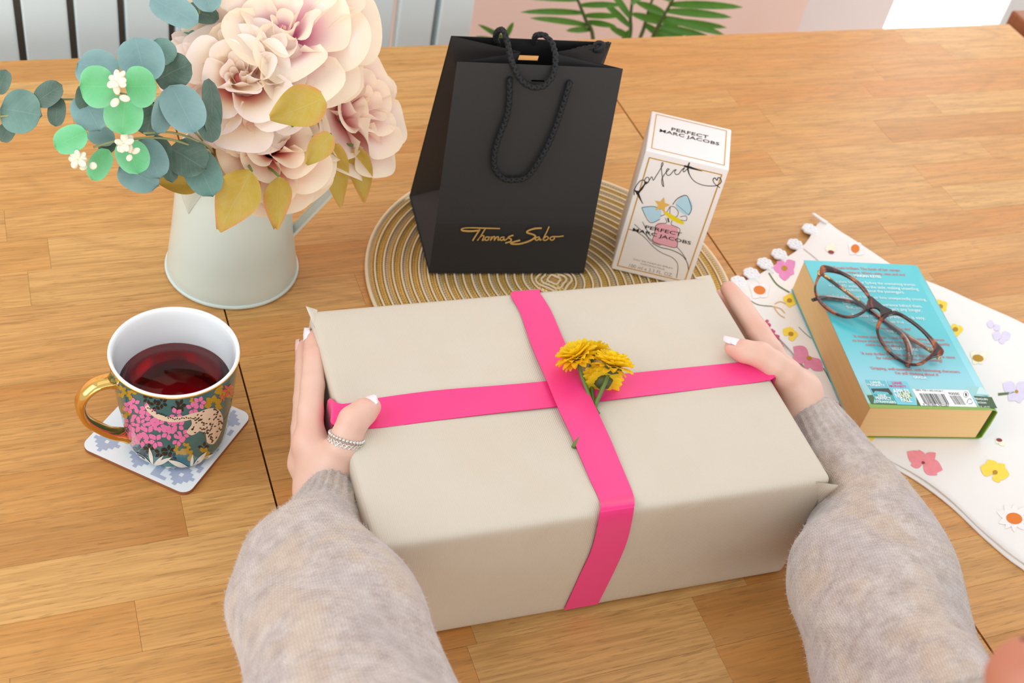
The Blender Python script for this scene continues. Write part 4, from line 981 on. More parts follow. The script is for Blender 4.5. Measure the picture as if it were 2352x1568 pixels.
pflower('cream', (240, 230, 206), (1200, 1020), [(1220, 1045), (1185, 1035)], .4, (*dk_c, 7, 4)); pflower('cream', (240, 230, 206), (470, 205), [(450, 175), (490, 180), (475, 165)], .4, (*dk_c, 7, 4))
printed('printed_crimson_spray', (206, 84, 126), [ellipse2((cz(185 + 70 * t, 510 + 105 * t)[0] + random.uniform(-5, 5), cz(185, 510 + 105 * t)[1] + random.uniform(-4, 4)), 4.2, 3.4) for t in np.linspace(0, 1, 38)])
printed('printed_green_stems', (98, 116, 70), [stroke([cz(200, 295), cz(235, 345), cz(290, 380)], 3), stroke([cz(100, 400), cz(150, 432), cz(215, 440)], 1.6), stroke([cz(405, 805), cz(425, 830), cz(500, 860)], 1.8), stroke([cz(1195, 822), cz(1235, 818), cz(1265, 812)], [6, 5, 2]), stroke([cz(437, 708), cz(455, 740), cz(470, 770)], 2.2), stroke([cz(330, 530), cz(355, 555), cz(385, 580)], 1.2)])
printed('printed_ochre_spray', (220, 176, 110), [stroke([cz(215, 440), cz(250, 450), cz(270, 470)], 2.2), stroke([cz(220, 440), cz(245, 475), cz(270, 490)], 2.2), stroke([cz(225, 430), cz(250, 420), cz(275, 430)], 2)])
v2 = [stroke([cz(350, 190), cz(395, 225), cz(420, 248)], 2.0)]
printed('crease_shade_line', (206, 186, 180), v2)  # hem crease, its shade drawn as a coloured stroke on the cloth
lace_px = [(1860, 527), (1826, 562), (1790, 585), (1757, 606), (1726, 629), (1697, 648)]
M['lace'] = simple('white_cotton_lace', (246, 246, 248), 0.8)
for k, (u, v_) in enumerate(lace_px):
    c_ = P(u, v_, 0.004); R_ = 0.0076; mb = MB()
    for i in range(7):
        a = 2 * math.pi * i / 7 + k; pc = c_ + V3(math.cos(a), math.sin(a), 0) * R_ * .66
        t = [pc + V3(math.cos(b_) * R_ * .33, math.sin(b_) * R_ * .33, 0.0006 * math.sin(2 * b_)) for b_ in np.linspace(0, 2 * math.pi, 10, endpoint=False)]
        mb.add(*tube(t, R_ * .24, 6, True))
    t = [c_ + V3(math.cos(b_), math.sin(b_), 0) * R_ * .30 for b_ in np.linspace(0, 2 * math.pi, 12, endpoint=False)]; mb.add(*tube(t, R_ * .2, 6, True))
    mb.build('lace_flower', M['lace'], cloth, True)
    q = P(u + 22 - k, v_ + 22, 0.004); tv, tf = tube([c_ + unit(q - c_) * R_ * .8, (c_ + q) / 2 + V3(0, 0, .0005), q], 0.0009, 5); mesh('lace_link', tv, tf, M['lace'], cloth, True)
tv, tf = tube(catmull([P(1900, 512, .005), P(1885, 503, .006), P(1866, 490, .004)], 4), [.0018] * 8 + [.0008], 6); mesh('loose_thread', tv, tf, M['lace'], cloth, True)

# ------------------------------------------------------------------ paperback lying on the cloth, back cover up
zb0 = 0.0066; BT = 0.0385; zc = zb0 + BT
bA, bB, bC, bD = [P(*q, zc) for q in ((2001, 935), (2294, 943), (2112, 608), (1843, 598))]
bx = unit((bB - bA) + (bC - bD)); bx[2] = 0; bx = unit(bx); by = V3(-bx[1], bx[0], 0); BW = (np.linalg.norm(bB - bA) + np.linalg.norm(bC - bD)) / 2; BLn = (np.linalg.norm(bD - bA) + np.linalg.norm(bC - bB)) / 2
BO = (bA + bB + bC + bD) / 4 - bx * BW / 2 - by * BLn / 2; BO[2] = zb0; BAX = (bx, by, V3(0, 0, 1))
book = thing('paperback_book', 'thick paperback with a turquoise back cover under tortoiseshell glasses', 'book', BO + bx * BW / 2 + by * BLn / 2)
def bpt(s, t, z): return BO + bx * s + by * t + V3(0, 0, z)
m, nt, b = new_mat('page_edges'); tc = node(nt, 'ShaderNodeTexCoord'); mp = node(nt, 'ShaderNodeMapping', i_Vector=tc.outputs['Object']); mp.inputs['Scale'].default_value = (8, 8, 2600)
nz = node(nt, 'ShaderNodeTexNoise', i_Vector=mp.outputs[0], i_Scale=1.0, i_Detail=4.0)
nt.links.new(mix_n(nt, nz.outputs[0], lin(232, 200, 146), lin(214, 174, 118)), b.inputs['Base Color']); b.inputs['Roughness'].default_value = 0.8; bump_n(nt, nz.outputs[0], 0.25, 0.0006, b)
v, f, _ = rbox(bpt(0.0008, 0.0006, 0.0004), BAX, (BW - 0.0060, BLn - 0.0012, BT - 0.0008), 0.0006, 1, 1); mesh('page_block', v, f, m, book)
m, nt, b = new_mat('turquoise_cover'); tc = node(nt, 'ShaderNodeTexCoord'); sx = node(nt, 'ShaderNodeSeparateXYZ', i_0=tc.outputs['UV'])
nt.links.new(ramp_n(nt, sx.outputs[1], [(0.0, lin(120, 160, 44)), (0.022, lin(120, 164, 50)), (0.034, lin(150, 200, 200)), (0.18, lin(136, 204, 218)), (0.45, lin(70, 190, 200)), (1.0, lin(52, 190, 200))]), b.inputs['Base Color']); b.inputs['Roughness'].default_value = 0.3; b.inputs['Coat Weight'].default_value = 0.2
M['cover'] = m
# cover: front, rounded spine at the right, back
prof = [(0.0, 0.0), (BW * .5, -0.0001), (BW - 0.002, 0.0), (BW + 0.0006, 0.0016), (BW + 0.0012, BT * .5), (BW + 0.0004, BT - 0.0030), (BW - 0.0030, BT - 0.0006), (BW - 0.010, BT + 0.0001), (BW * .5, BT), (0.0, BT)]
n = len(prof); vv = []; uv = []
for t in np.linspace(0, BLn, 12):
    for (s, z) in prof: vv.append(bpt(s, t, z)); uv.append((s / BW, t / BLn))
ff = [[i * n + k, i * n + k + 1, (i + 1) * n + k + 1, (i + 1) * n + k] for i in range(11) for k in range(n - 1)]
N0 = len(vv); cen = bpt(BW / 2, BLn / 2, BT / 2); inn = []
for t in np.linspace(0, BLn, 12):
    for (s, z) in prof: inn.append(bpt(min(s, BW - .0004) if s > BW * .9 else s, t, z + (0.0003 if z < BT / 2 else -0.0003)))
vv += inn; uv += uv; ff += [[i + N0 for i in q][::-1] for q in ff]
ff += [[k, k + N0, k + 1 + N0, k + 1] for k in range(n - 1)] + [[11 * n + k, 11 * n + k + 1, 11 * n + k + 1 + N0, 11 * n + k + N0] for k in range(n - 1)]
mesh('cover', vv, ff, M['cover'], book, False, uv=uv)
cv = lambda off: (lambda x, y: PPL(1780 + x / 3.4852, 570 + y / 3.4852, V3(0, 0, zc + off), V3(0, 0, 1)))
M['red_print'] = simple('red_print', (222, 88, 84), 0.5); M['white_print'] = simple('white_print', (236, 246, 248), 0.5); M['black_print'] = simple('black_print', (30, 30, 34), 0.5)
slope = 0.043
def line(s, x0, x1, y0, matn, hk=1.0, bold=0.006): text_on('printed_text', s, (x0, y0), (x1, y0 + (x1 - x0) * slope), cv(.00045), M[matn], book, -hk, bold, updir=(-.45, -.89))
line("'Full-scale brilliant. The book of her career.", 440, 1012, 160, 'red_print'); line("I loved and written it. Warm, witty, wise and wry'", 420, 1050, 192, 'red_print'); line('MARIAN KEYES', 638, 852, 228, 'white_print', 1.0, .03)
line('On a plane bound for Sydney the unassuming woman', 440, 1125, 272, 'white_print'); line('in seat 4D walks down the aisle, making unsettling', 435, 1152, 306, 'white_print'); line('predictions about the passengers.', 565, 1038, 342, 'white_print')
line('And six strangers find their lives unexpectedly crossing.', 460, 1215, 388, 'white_print'); line('Each would put the experience behind them.', 550, 1182, 448, 'white_print'); line("But, just maybe, they can't any longer.", 580, 1180, 482, 'white_print')
line('Because making a prediction is easy.', 625, 1208, 545, 'white_print'); line('Until it comes true . . .', 775, 1085, 590, 'white_print'); line("'You will fall for this'", 830, 1094, 645, 'red_print'); line('THE TIMES', 900, 1040, 676, 'white_print', 1.0, .03)
line("'A master storyteller. I read this in one sitting, desperate", 632, 1360, 710, 'red_print'); line('to know what happened to the characters I had so quickly', 628, 1404, 744, 'red_print'); line("come to care about. Utterly surprising'", 732, 1290, 778, 'red_print'); line('BELLA MACKIE', 940, 1150, 812, 'white_print', 1.0, .03)
line("'A new thriller from the author of Big Little Lies is cause", 695, 1445, 848, 'red_print'); line("for celebration (and late-night reading)'", 818, 1348, 884, 'red_print'); line("'Gripping, well-executed, with fascinating characters.", 768, 1490, 966, 'red_print'); line("I'm still thinking about it'", 972, 1318, 1006, 'red_print'); line('GRAZIA', 1112, 1218, 1040, 'white_print', 1.0, .03)
def pr(name, col_, pts, off): return decal(name, [poly2(pts)], cv(off), simple(name, col_, 0.45), book)
pr('printed_hedge', (58, 92, 44), [(735, 1175), (800, 1172), (790, 1240), (1140, 1255), (1130, 1190), (1190, 1185), (1215, 1262), (770, 1246)], .00012)
pr('printed_lawn_house', (150, 204, 206), [(1525, 1098), (1545, 1106), (1640, 1110), (1722, 1180), (1560, 1172)], .00012); pr('printed_hedge', (50, 84, 40), [(1590, 1180), (1735, 1190), (1780, 1280), (1640, 1272)], .00014); pr('printed_gable', (196, 226, 226), [(1635, 1108), (1660, 1112), (1715, 1172), (1610, 1165)], .0002)
pr('printed_lawn_house', (150, 204, 206), [(688, 1092), (722, 1090), (760, 1165), (725, 1170)], .00012)
pr('printed_cover', (96, 190, 204), [(722, 1052), (880, 1060), (978, 1244), (815, 1238)], .0002); pr('printed_bridge', (40, 44, 44), [(768, 1122), (910, 1120), (945, 1170), (925, 1175), (900, 1150), (800, 1140), (790, 1160)], .0003); pr('printed_cover_foot', (60, 160, 160), [(790, 1165), (945, 1172), (978, 1244), (815, 1238)], .00028)
pr('printed_cover', (112, 200, 216), [(895, 1060), (1058, 1066), (1140, 1256), (980, 1250)], .0002); pr('printed_tree', (110, 150, 50), [(985, 1180), (1000, 1150), (1040, 1138), (1080, 1150), (1100, 1185), (1075, 1200), (1070, 1225), (1030, 1225), (1030, 1200)], .0003)
line('LIANE', 768, 850, 1080, 'white_print', 1.0, .03); line('MORIARTY', 745, 885, 1100, 'white_print', 1.0, .03); line('NINE', 830, 895, 1186, 'white_print', 1.1, .03); line('PERFECT', 812, 938, 1208, 'white_print', 1.1, .03); line('STRANGERS', 812, 972, 1234, 'white_print', 1.0, .03)
M['magenta_print'] = simple('magenta_print', (226, 74, 140), 0.5)
line('LIANE', 942, 1022, 1084, 'magenta_print', 1.0, .03); line('MORIARTY', 922, 1058, 1108, 'magenta_print', 1.0, .03); line('APPLES', 950, 1084, 1156, 'white_print', 1.2, .03); line('NEVER', 970, 1096, 1192, 'white_print', 1.2, .03); line('FALL', 1015, 1100, 1226, 'white_print', 1.2, .03)
pr('printed_barcode_panel', (246, 248, 248), [(1098, 1126), (1545, 1136), (1618, 1270), (1168, 1258)], .00022)
bars = []; rs = random.Random(9)
def bar_block(x0, x1, n_, yt, yb):
    for k in range(n_):
        x = x0 + (x1 - x0) * k / n_; w = rs.choice((1.5, 2.5, 4.0)); bars.append(poly2([(x, yt + (x - x0) * .03), (x + w, yt + (x - x0) * .03), (x + w + 45, yb + (x - x0) * .03), (x + 45, yb + (x - x0) * .03)]))
bar_block(1152, 1355, 36, 1160, 1242); bar_block(1398, 1490, 15, 1178, 1250)
decal('printed_bars', bars, cv(.00034), M['black_print'], book)
line('ISBN: 978-1-405-94228-7', 1128, 1350, 1140, 'black_print', 1.0, 0.0); line('9 781405 942287', 1190, 1400, 1258, 'black_print', 1.0, 0); line('90000', 1395, 1480, 1172, 'black_print', 1.0, 0.0)
def ring2(c, ro, ri, n=18):
    v = []; f = []
    for k in range(n):
        a = 2 * math.pi * k / n; v += [np.array((c[0] + ro[0] * math.cos(a), c[1] + ro[1] * math.sin(a))), np.array((c[0] + ri[0] * math.cos(a), c[1] + ri[1] * math.sin(a)))]
    return v, [[2 * k, 2 * k + 1, (2 * k + 3) % (2 * n), (2 * k + 2) % (2 * n)] for k in range(n)]
decal('printed_marks', [ring2((1528, 1170), (21, 24), (18, 21)), poly2([(1520, 1160), (1534, 1158), (1538, 1180), (1526, 1186)]), stroke([(1538, 1240), (1545, 1212), (1562, 1204), (1574, 1216)], 4), stroke([(1580, 1226), (1576, 1242), (1550, 1244)], 4)], cv(.00034), M['black_print'], book)
line('PENGUIN', 1602, 1705, 1212, 'white_print', 1.0, .02); line('Fiction', 1612, 1695, 1240, 'white_print', 1.0, .01); line('U.K. \u00a39.99', 1630, 1722, 1272, 'white_print', .9, 0)

# ------------------------------------------------------------------ tortoiseshell glasses on the book
m, nt, b = new_mat('tortoiseshell'); tc = node(nt, 'ShaderNodeTexCoord'); nz = node(nt, 'ShaderNodeTexNoise', i_Vector=tc.outputs['Object'], i_Scale=75.0, i_Detail=2.0, i_Distortion=1.0)
nt.links.new(ramp_n(nt, nz.outputs[0], [(0.0, lin(26, 16, 14)), (0.48, lin(44, 20, 14)), (0.56, lin(120, 44, 18)), (0.68, lin(180, 96, 30))]), b.inputs['Base Color']); b.inputs['Roughness'].default_value = 0.12; b.inputs['Coat Weight'].default_value = 0.6
M['tortoise'] = m
gl0, gl1, gl2 = P(1925, 729, zc + .0035), P(2102, 842, zc + .0035), P(1893, 612, zc + .021)
gn = unit(np.cross(gl1 - gl0, gl2 - gl0)); gn = gn if gn[2] > 0 else -gn
glasses = thing('eyeglasses', 'tortoiseshell eyeglasses with folded arms lying on the turquoise book', 'glasses', (gl0 + gl1) / 2)
gq = lambda x, y: PPL(1780 + x / 3.4852, 570 + y / 3.4852, gl0, gn)
rimL_o = [(352, 190), (372, 140), (430, 142), (530, 180), (640, 240), (720, 310), (765, 390), (762, 460), (715, 515), (640, 552), (560, 558), (470, 528), (395, 480), (335, 410), (312, 340), (322, 270)]
rimL_i = [(372, 218), (400, 192), (450, 192), (530, 212), (620, 262), (690, 328), (745, 400), (748, 446), (712, 492), (640, 532), (570, 540), (490, 512), (415, 460), (352, 396), (330, 335), (342, 270)]
rimR_o = [(820, 590), (850, 545), (910, 508), (980, 505), (1080, 560), (1180, 635), (1280, 735), (1348, 808), (1345, 850), (1300, 868), (1250, 885), (1180, 930), (1100, 940), (1000, 905), (900, 830), (830, 730), (808, 650)]
rimR_i = [(845, 615), (872, 572), (920, 540), (985, 537), (1070, 585), (1160, 655), (1225, 725), (1265, 790), (1262, 822), (1240, 850), (1215, 875), (1165, 910), (1095, 920), (1015, 888), (920, 815), (852, 720), (832, 660)]
def rim(o_, i_, name='rim'):
    O_ = catmull(o_, 5, True); I_ = catmull(i_, 5, True); n = len(O_); th = 0.0036; vv = []
    for k in range(n):
        a = gq(*O_[k]); b_ = gq(*I_[k]); d = unit(b_ - a); w = np.linalg.norm(b_ - a)
        for (s, h) in ((0, .35), (.18, .9), (.5, 1.05), (.85, .85), (1, .4), (1, -.6), (.5, -1), (0, -.6)): vv.append(a + d * w * s + gn * h * th / 2)
    K = 8; return mesh(name, vv, [[k * K + j, k * K + (j + 1) % K, ((k + 1) % n) * K + (j + 1) % K, ((k + 1) % n) * K + j] for k in range(n) for j in range(K)], M['tortoise'], glasses, True)
rim(rimL_o, rimL_i); rim(rimR_o, rimR_i)
def solid(name, pts, h0, h1, mat, par, sm=3):
    q = catmull(pts, sm, True); n = len(q); vv = [gq(*p) + gn * h1 for p in q] + [gq(*p) + gn * h0 for p in q]
    return mesh(name, vv, [list(range(n)), list(range(n, 2 * n))[::-1]] + [[k, (k + 1) % n, n + (k + 1) % n, n + k][::-1] for k in range(n)], mat, par)
solid('bridge', [(735, 440), (765, 390), (810, 425), (870, 470), (935, 505), (860, 540), (835, 575), (845, 520), (820, 485), (775, 480), (735, 495)], -.0018, .0021, M['tortoise'], glasses, 3)
m, nt, b = new_mat('clear_lens')
for n_ in list(nt.nodes):
    if n_.type != 'OUTPUT_MATERIAL': nt.nodes.remove(n_)
tr = node(nt, 'ShaderNodeBsdfTransparent'); tr.inputs[0].default_value = (0.94, 0.96, 0.96, 1); gs = node(nt, 'ShaderNodeBsdfGlossy'); gs.inputs['Roughness'].default_value = 0.02
lw = node(nt, 'ShaderNodeFresnel'); lw.inputs[0].default_value = 1.35
mx = node(nt, 'ShaderNodeMixShader', i_0=lw.outputs[0]); nt.links.new(tr.outputs[0], mx.inputs[1]); nt.links.new(gs.outputs[0], mx.inputs[2]); nt.links.new(mx.outputs[0], nt.nodes['Material Output'].inputs[0])
M['lens'] = m
for r_ in (rimL_i, rimR_i): solid('lens', r_, -.0004, .0006, M['lens'], glasses, 4)
# folded temples underneath, crossing each other
def temple(pts, zs, w, name='temple'):
    q = catmull([np.append(PPL(1780 + x / 3.4852, 570 + y / 3.4852, V3(0, 0, zc + z), V3(0, 0, 1)), ww) for (x, y), z, ww in zip(pts, zs, w)], 6); vv = []
    for i, p in enumerate(q):
        t = unit(q[min(i + 1, len(q) - 1)][:3] - q[max(i - 1, 0)][:3]); s = unit(np.cross(t, [0, 0, 1.0])); u_ = np.cross(s, t)
        for k in range(8):
            a = 2 * math.pi * k / 8; vv.append(p[:3] + s * math.cos(a) * p[3] + u_ * math.sin(a) * 0.0013)
    n = len(q); return mesh(name, vv, [[i * 8 + k, i * 8 + (k + 1) % 8, (i + 1) * 8 + (k + 1) % 8, (i + 1) * 8 + k] for i in range(n - 1) for k in range(8)] + [list(range(8))[::-1], [(n - 1) * 8 + k for k in range(8)]], M['tortoise'], glasses, True)
tA = temple([(372, 205), (470, 275), (600, 370), (760, 495), (900, 600), (1010, 680), (1060, 760), (1080, 850), (1060, 945)], [.0165, .0135, .011, .0085, .0065, .0052, .0042, .0034, .0026], [.0022, .0026, .0030, .0032, .0030, .0030, .0032, .0034, .0026])
tB = temple([(1300, 860), (1200, 790), (1080, 715), (940, 620), (800, 520), (690, 450), (600, 418), (480, 400), (380, 392), (300, 415)], [.0060, .0050, .0020, .0016, .0014, .0014, .0015, .0017, .002, .0022], [.0022, .0028, .0030, .0030, .0030, .0030, .0030, .0032, .0030, .0020])
M['gilt'] = simple('gilt_metal', (214, 178, 116), 0.2, metal=1.0)
for (pts, zs, par) in (([(395, 215), (458, 255)], (.0185, .0160), tA), ([(1205, 795), (1245, 822)], (.0072, .0082), tB), ([(350, 180), (350, 215)], (.020, .018), None), ([(1295, 880), (1325, 872)], (.004, .005), None)):
    q = [PPL(1780 + x / 3.4852, 570 + y / 3.4852, V3(0, 0, zc + z), V3(0, 0, 1)) for (x, y), z in zip(pts, zs)]
    tv, tf = tube(q, 0.0012, 8); mesh('hinge', tv, tf, M['gilt'], glasses if par is None else par, True)
def tmp_txt(s, a, b_, z, hk, par, mat): text_on('printed_text', s, a, b_, lambda x, y: PPL(1780 + x / 3.4852, 570 + y / 3.4852, V3(0, 0, zc + z), V3(0, 0, 1)), mat, par, -hk, .01)
tmp_txt('KYLIE MINOGUE', (512, 310), (672, 422), .0134, .8, tA, M['gilt'])
tmp_txt('C E', (1062, 838), (1072, 860), .0052, 1.0, tA, M['white_print'])
# ------------------------------------------------------------------ artificial flowers in the jug
def attr_mat(name, rough=0.6, trans=0.3, veins=False, noise_amt=0.25):
    m, nt, b = new_mat(name); at = node(nt, 'ShaderNodeAttribute'); at.attribute_name = 'tint'; col_ = at.outputs['Color']
    tc = node(nt, 'ShaderNodeTexCoord')
    nz = node(nt, 'ShaderNodeTexNoise', i_Vector=tc.outputs['Object'], i_Scale=140.0, i_Detail=3.0)
    col_ = mix_n(nt, math_n(nt, 'MULTIPLY', nz.outputs[0], noise_amt), col_, mix_n(nt, 0.5, col_, (1, 1, 1, 1)))
    if veins:
        sx = node(nt, 'ShaderNodeSeparateXYZ', i_0=tc.outputs['UV'])
        au = math_n(nt, 'ABSOLUTE', math_n(nt, 'SUBTRACT', sx.outputs[0], 0.5))
        mid = ramp_n(nt, au, [(0.006, (1, 1, 1, 1)), (0.02, (0, 0, 0, 1))])
        ph = math_n(nt, 'FRACT', math_n(nt, 'MULTIPLY', math_n(nt, 'SUBTRACT', sx.outputs[1], math_n(nt, 'MULTIPLY', au, 0.7)), 8.0))
        sd_ = ramp_n(nt, math_n(nt, 'ABSOLUTE', math_n(nt, 'SUBTRACT', ph, 0.5)), [(0.02, (1, 1, 1, 1)), (0.07, (0, 0, 0, 1))])
        vn = math_n(nt, 'MAXIMUM', mid, math_n(nt, 'MULTIPLY', sd_, 0.7))
        col_ = mix_n(nt, math_n(nt, 'MULTIPLY', vn, 0.14), col_, mix_n(nt, 0.6, col_, (0.8, 0.9, 0.8, 1)))
        bump_n(nt, vn, 0.2, 0.0005, b)
    nt.links.new(col_, b.inputs['Base Color']); b.inputs['Roughness'].default_value = rough; b.inputs['Specular IOR Level'].default_value = 0.3
    tr = node(nt, 'ShaderNodeBsdfTranslucent'); nt.links.new(col_, tr.inputs[0])
    mx = node(nt, 'ShaderNodeMixShader', i_0=trans); nt.links.new(b.outputs[0], mx.inputs[1]); nt.links.new(tr.outputs[0], mx.inputs[2]); nt.links.new(mx.outputs[0], nt.nodes['Material Output'].inputs[0])
    return m
M['petal'] = attr_mat('silk_petal', 0.7, 0.35); M['leaf'] = attr_mat('silk_leaf', 0.5, 0.2, True)
GRP = 'artificial flowers and foliage in the cream jug'
JM = JC + V3(0, 0, JH)
def stem_to(par, end, direction, r=0.0022, mat='green_stem', start=None, name='stem'):
    s0 = JC + V3(random.uniform(-.02, .02), random.uniform(-.02, .02), 0.012) if start is None else np.array(start)
    mid = JM + (end - JM) * 0.25 * V3(1, 1, .4) + V3(0, 0, -0.006)
    if math.hypot(*(mid - JC)[:2]) > 0.036: mid[:2] = JC[:2] + unit((mid - JC) * V3(1, 1, 0))[:2] * 0.036
    tv, tf = tube(catmull([s0, mid, end - np.array(direction) * 0.02, end], 7), r, 7); return mesh(name, tv, tf, M[mat], par, True)
def rose_petal(par, C_, axis, a_, b_, an, R_, r0, el, L, sig, curl, ruf, spiral, seed, c0, c1, c2):
    """one petal: a patch of a shell around the flower axis, rounded at the lip, ruffled, curling outwards"""
    rs = random.Random(seed); nu, nv = 17, 13; vv = []; cl = []; uv = []
    ph1, ph2 = rs.uniform(0, 6), rs.uniform(0, 6); k1, k2 = rs.uniform(2.2, 3.4), rs.uniform(4, 6); mag_ = rs.uniform(.7, 1.35)
    rho, hz = r0, -0.42; prof_ = []
    for j in range(nv):
        t = j / (nv - 1); e = el - curl * t ** 2.2; prof_.append((rho, hz, e)); rho += L / (nv - 1) * math.cos(e); hz += L / (nv - 1) * math.sin(e)
    for i in range(nu):
        u = -1 + 2 * i / (nu - 1)
        for j in range(nv):
            t = j / (nv - 1); rho, hz, e = prof_[j]
            wp = (0.55 + 0.45 * math.sin(math.pi / 2 * min(1, t / .55))) if t < .55 else math.sqrt(max(0.0, 1 - ((t - .55) / .46) ** 2.6))
            # the lip is round: pull the outer columns back instead of pinching to a point
            ph = an + u * sig * (0.55 + 0.45 * math.sin(math.pi / 2 * min(1, t / .55))) * (1 - .25 * max(0, t - .6) * abs(u))
            back = (1 - math.sqrt(max(0, 1 - 0.97 * abs(u) ** 3.0))) * 0.46 * t ** 1.5 * L
            edge = max(abs(u) ** 2, t ** 2) * t
            wv_ = mag_ * ruf * edge * (0.65 * math.sin(k1 * u * 1.3 + ph1) + 0.35 * math.sin(k2 * u + 3 * t + ph2))
            rr_ = rho - back * math.cos(e) + spiral * u * (.3 + t) - wv_ * math.sin(e); zz = hz - back * math.sin(e) + wv_ * math.cos(e) + 0.10 * u * u * t * L * math.cos(e)
            rr_ = max(rr_, 0.012)
            vv.append(C_ + R_ * (axis * zz + rr_ * (math.cos(ph) * a_ + math.sin(ph) * b_))); uv.append(((u + 1) / 2, t))
            k = min(1, max(0, (t - .14) / .55)); a = np.array(c0) * (1 - k) + np.array(c1) * k
            if t > .6: a = a + (np.array(c2) - np.array(c1)) * ((t - .6) / .4)
            cl.append((*a[:3], 1))
    return mesh('petal', vv, grid_faces(nu, nv), M['petal'], par, True, uv=uv, col=cl)
def rose(name, label, C_, axis, R_, seed, c0, c1, c2, layers, calyx=True):
    rs = random.Random(seed); axis = unit(axis); C_ = np.array(C_)
    t = thing(name, label, 'flower', C_ - axis * R_ * .5, GRP)
    a = unit(np.cross(axis, [0.31, 0.17, 0.93])); b_ = np.cross(axis, a); n_ = 0
    for (cnt, r0, el, L, sig, curl, ruf, spiral, off) in layers:
        for k in range(cnt):
            an = 2 * math.pi * k / cnt + off + rs.uniform(-.15, .15)
            rose_petal(t, C_, axis, a, b_, an, R_, r0, el + rs.uniform(-.07, .07), L * rs.uniform(.92, 1.08), sig * rs.uniform(.92, 1.1), curl + rs.uniform(-.12, .22), ruf, spiral, seed * 100 + n_, c0, c1, c2); n_ += 1
    # bud core
    vv = []
    for j, (r, h) in enumerate(((.05, -.38), (.13, -.3), (.14, -.16), (.09, -.06), (.002, -.03))):
        for k in range(10):
            an = 2 * math.pi * k / 10 + j * .3; vv.append(C_ + R_ * (axis * (h) + r * (math.cos(an) * a + math.sin(an) * b_)))
    mesh('bud', vv, [[i * 10 + k, i * 10 + (k + 1) % 10, (i + 1) * 10 + (k + 1) % 10, (i + 1) * 10 + k] for i in range(4) for k in range(10)], M['petal'], t, True, col=[(*np.array(c0)[:3], 1)] * 50)
    vv = []
    for j, (r, h) in enumerate(((.05, -.75), (.16, -.62), (.22, -.48), (.30, -.40))):
        for k in range(10):
            an = 2 * math.pi * k / 10; vv.append(C_ + R_ * (axis * h + r * (math.cos(an) * a + math.sin(an) * b_)))
    mesh('calyx', vv, [[i * 10 + k, i * 10 + (k + 1) % 10, (i + 1) * 10 + (k + 1) % 10, (i + 1) * 10 + k] for i in range(3) for k in range(10)], M['green_stem'], t, True)
    stem_to(t, C_ - axis * R_ * .70, axis)
    return t
cream = lin(255, 240, 214); peach = lin(255, 224, 204); pink = lin(252, 182, 174); deep = lin(250, 140, 136); white = lin(255, 242, 236); mag = lin(253, 168, 206); lilac = lin(255, 230, 226)
FULL = [(2, .03, 1.52, .46, 1.9, -.30, .02, .03, 0.0), (3, .07, 1.50, .60, 1.35, -.10, .03, .04, .5), (4, .10, 1.40, .74, 1.05, .20, .05, .05, .2), (5, .13, 1.18, .88, .84, .60, .08, .05, .9), (5, .15, .92, .98, .82, .80, .11, .05, .1), (6, .17, .62, 1.06, .70, .75, .13, .04, .6), (7, .18, .32, 1.10, .60, .55, .14, .04, .3), (7, .18, .02, 1.04, .58, .30, .14, .03, .8)]
BLOOM = [(2, .03, 1.50, .44, 1.9, -.30, .02, .03, 0.0), (3, .07, 1.42, .58, 1.3, .0, .04, .04, .5), (4, .10, 1.18, .78, 1.0, .45, .08, .05, .2), (5, .13, .88, .95, .84, .75, .12, .05, .9), (6, .16, .56, 1.06, .74, .70, .15, .05, .1), (6, .18, .26, 1.12, .68, .50, .16, .04, .6), (7, .18, -.02, 1.06, .62, .25, .16, .04, .3)]
random.seed(21)
rose('pink_rose', 'topmost and widest pink and cream silk flower in the jug', PY(650, 62, 0.855), (-0.10, -0.42, 0.9), 0.0610, 1, mag, white, cream, BLOOM)
rose('pink_rose', 'pink and cream silk rose behind the eucalyptus, left below the widest bloom', PY(552, 172, 0.825), (-0.18, -0.46, 0.87), 0.0480, 2, deep, cream, white, FULL)
rose('pink_rose', 'lowest silk rose, peach pink, just above the jug rim', PY(628, 326, 0.800), (0.05, -0.62, 0.78), 0.0445, 3, deep, peach, cream, FULL)
rose('pink_rose', 'rightmost silk rose of the bunch, turned towards the black bag', PY(826, 246, 0.845), (0.62, -0.50, 0.60), 0.0500, 4, pink, lilac, cream, FULL)
rose('pink_rose', 'half hidden dusky pink silk rose in the middle of the bunch', PY(706, 205, 0.875), (0.2, -0.50, 0.85), 0.0400, 5, deep, pink, peach, FULL)

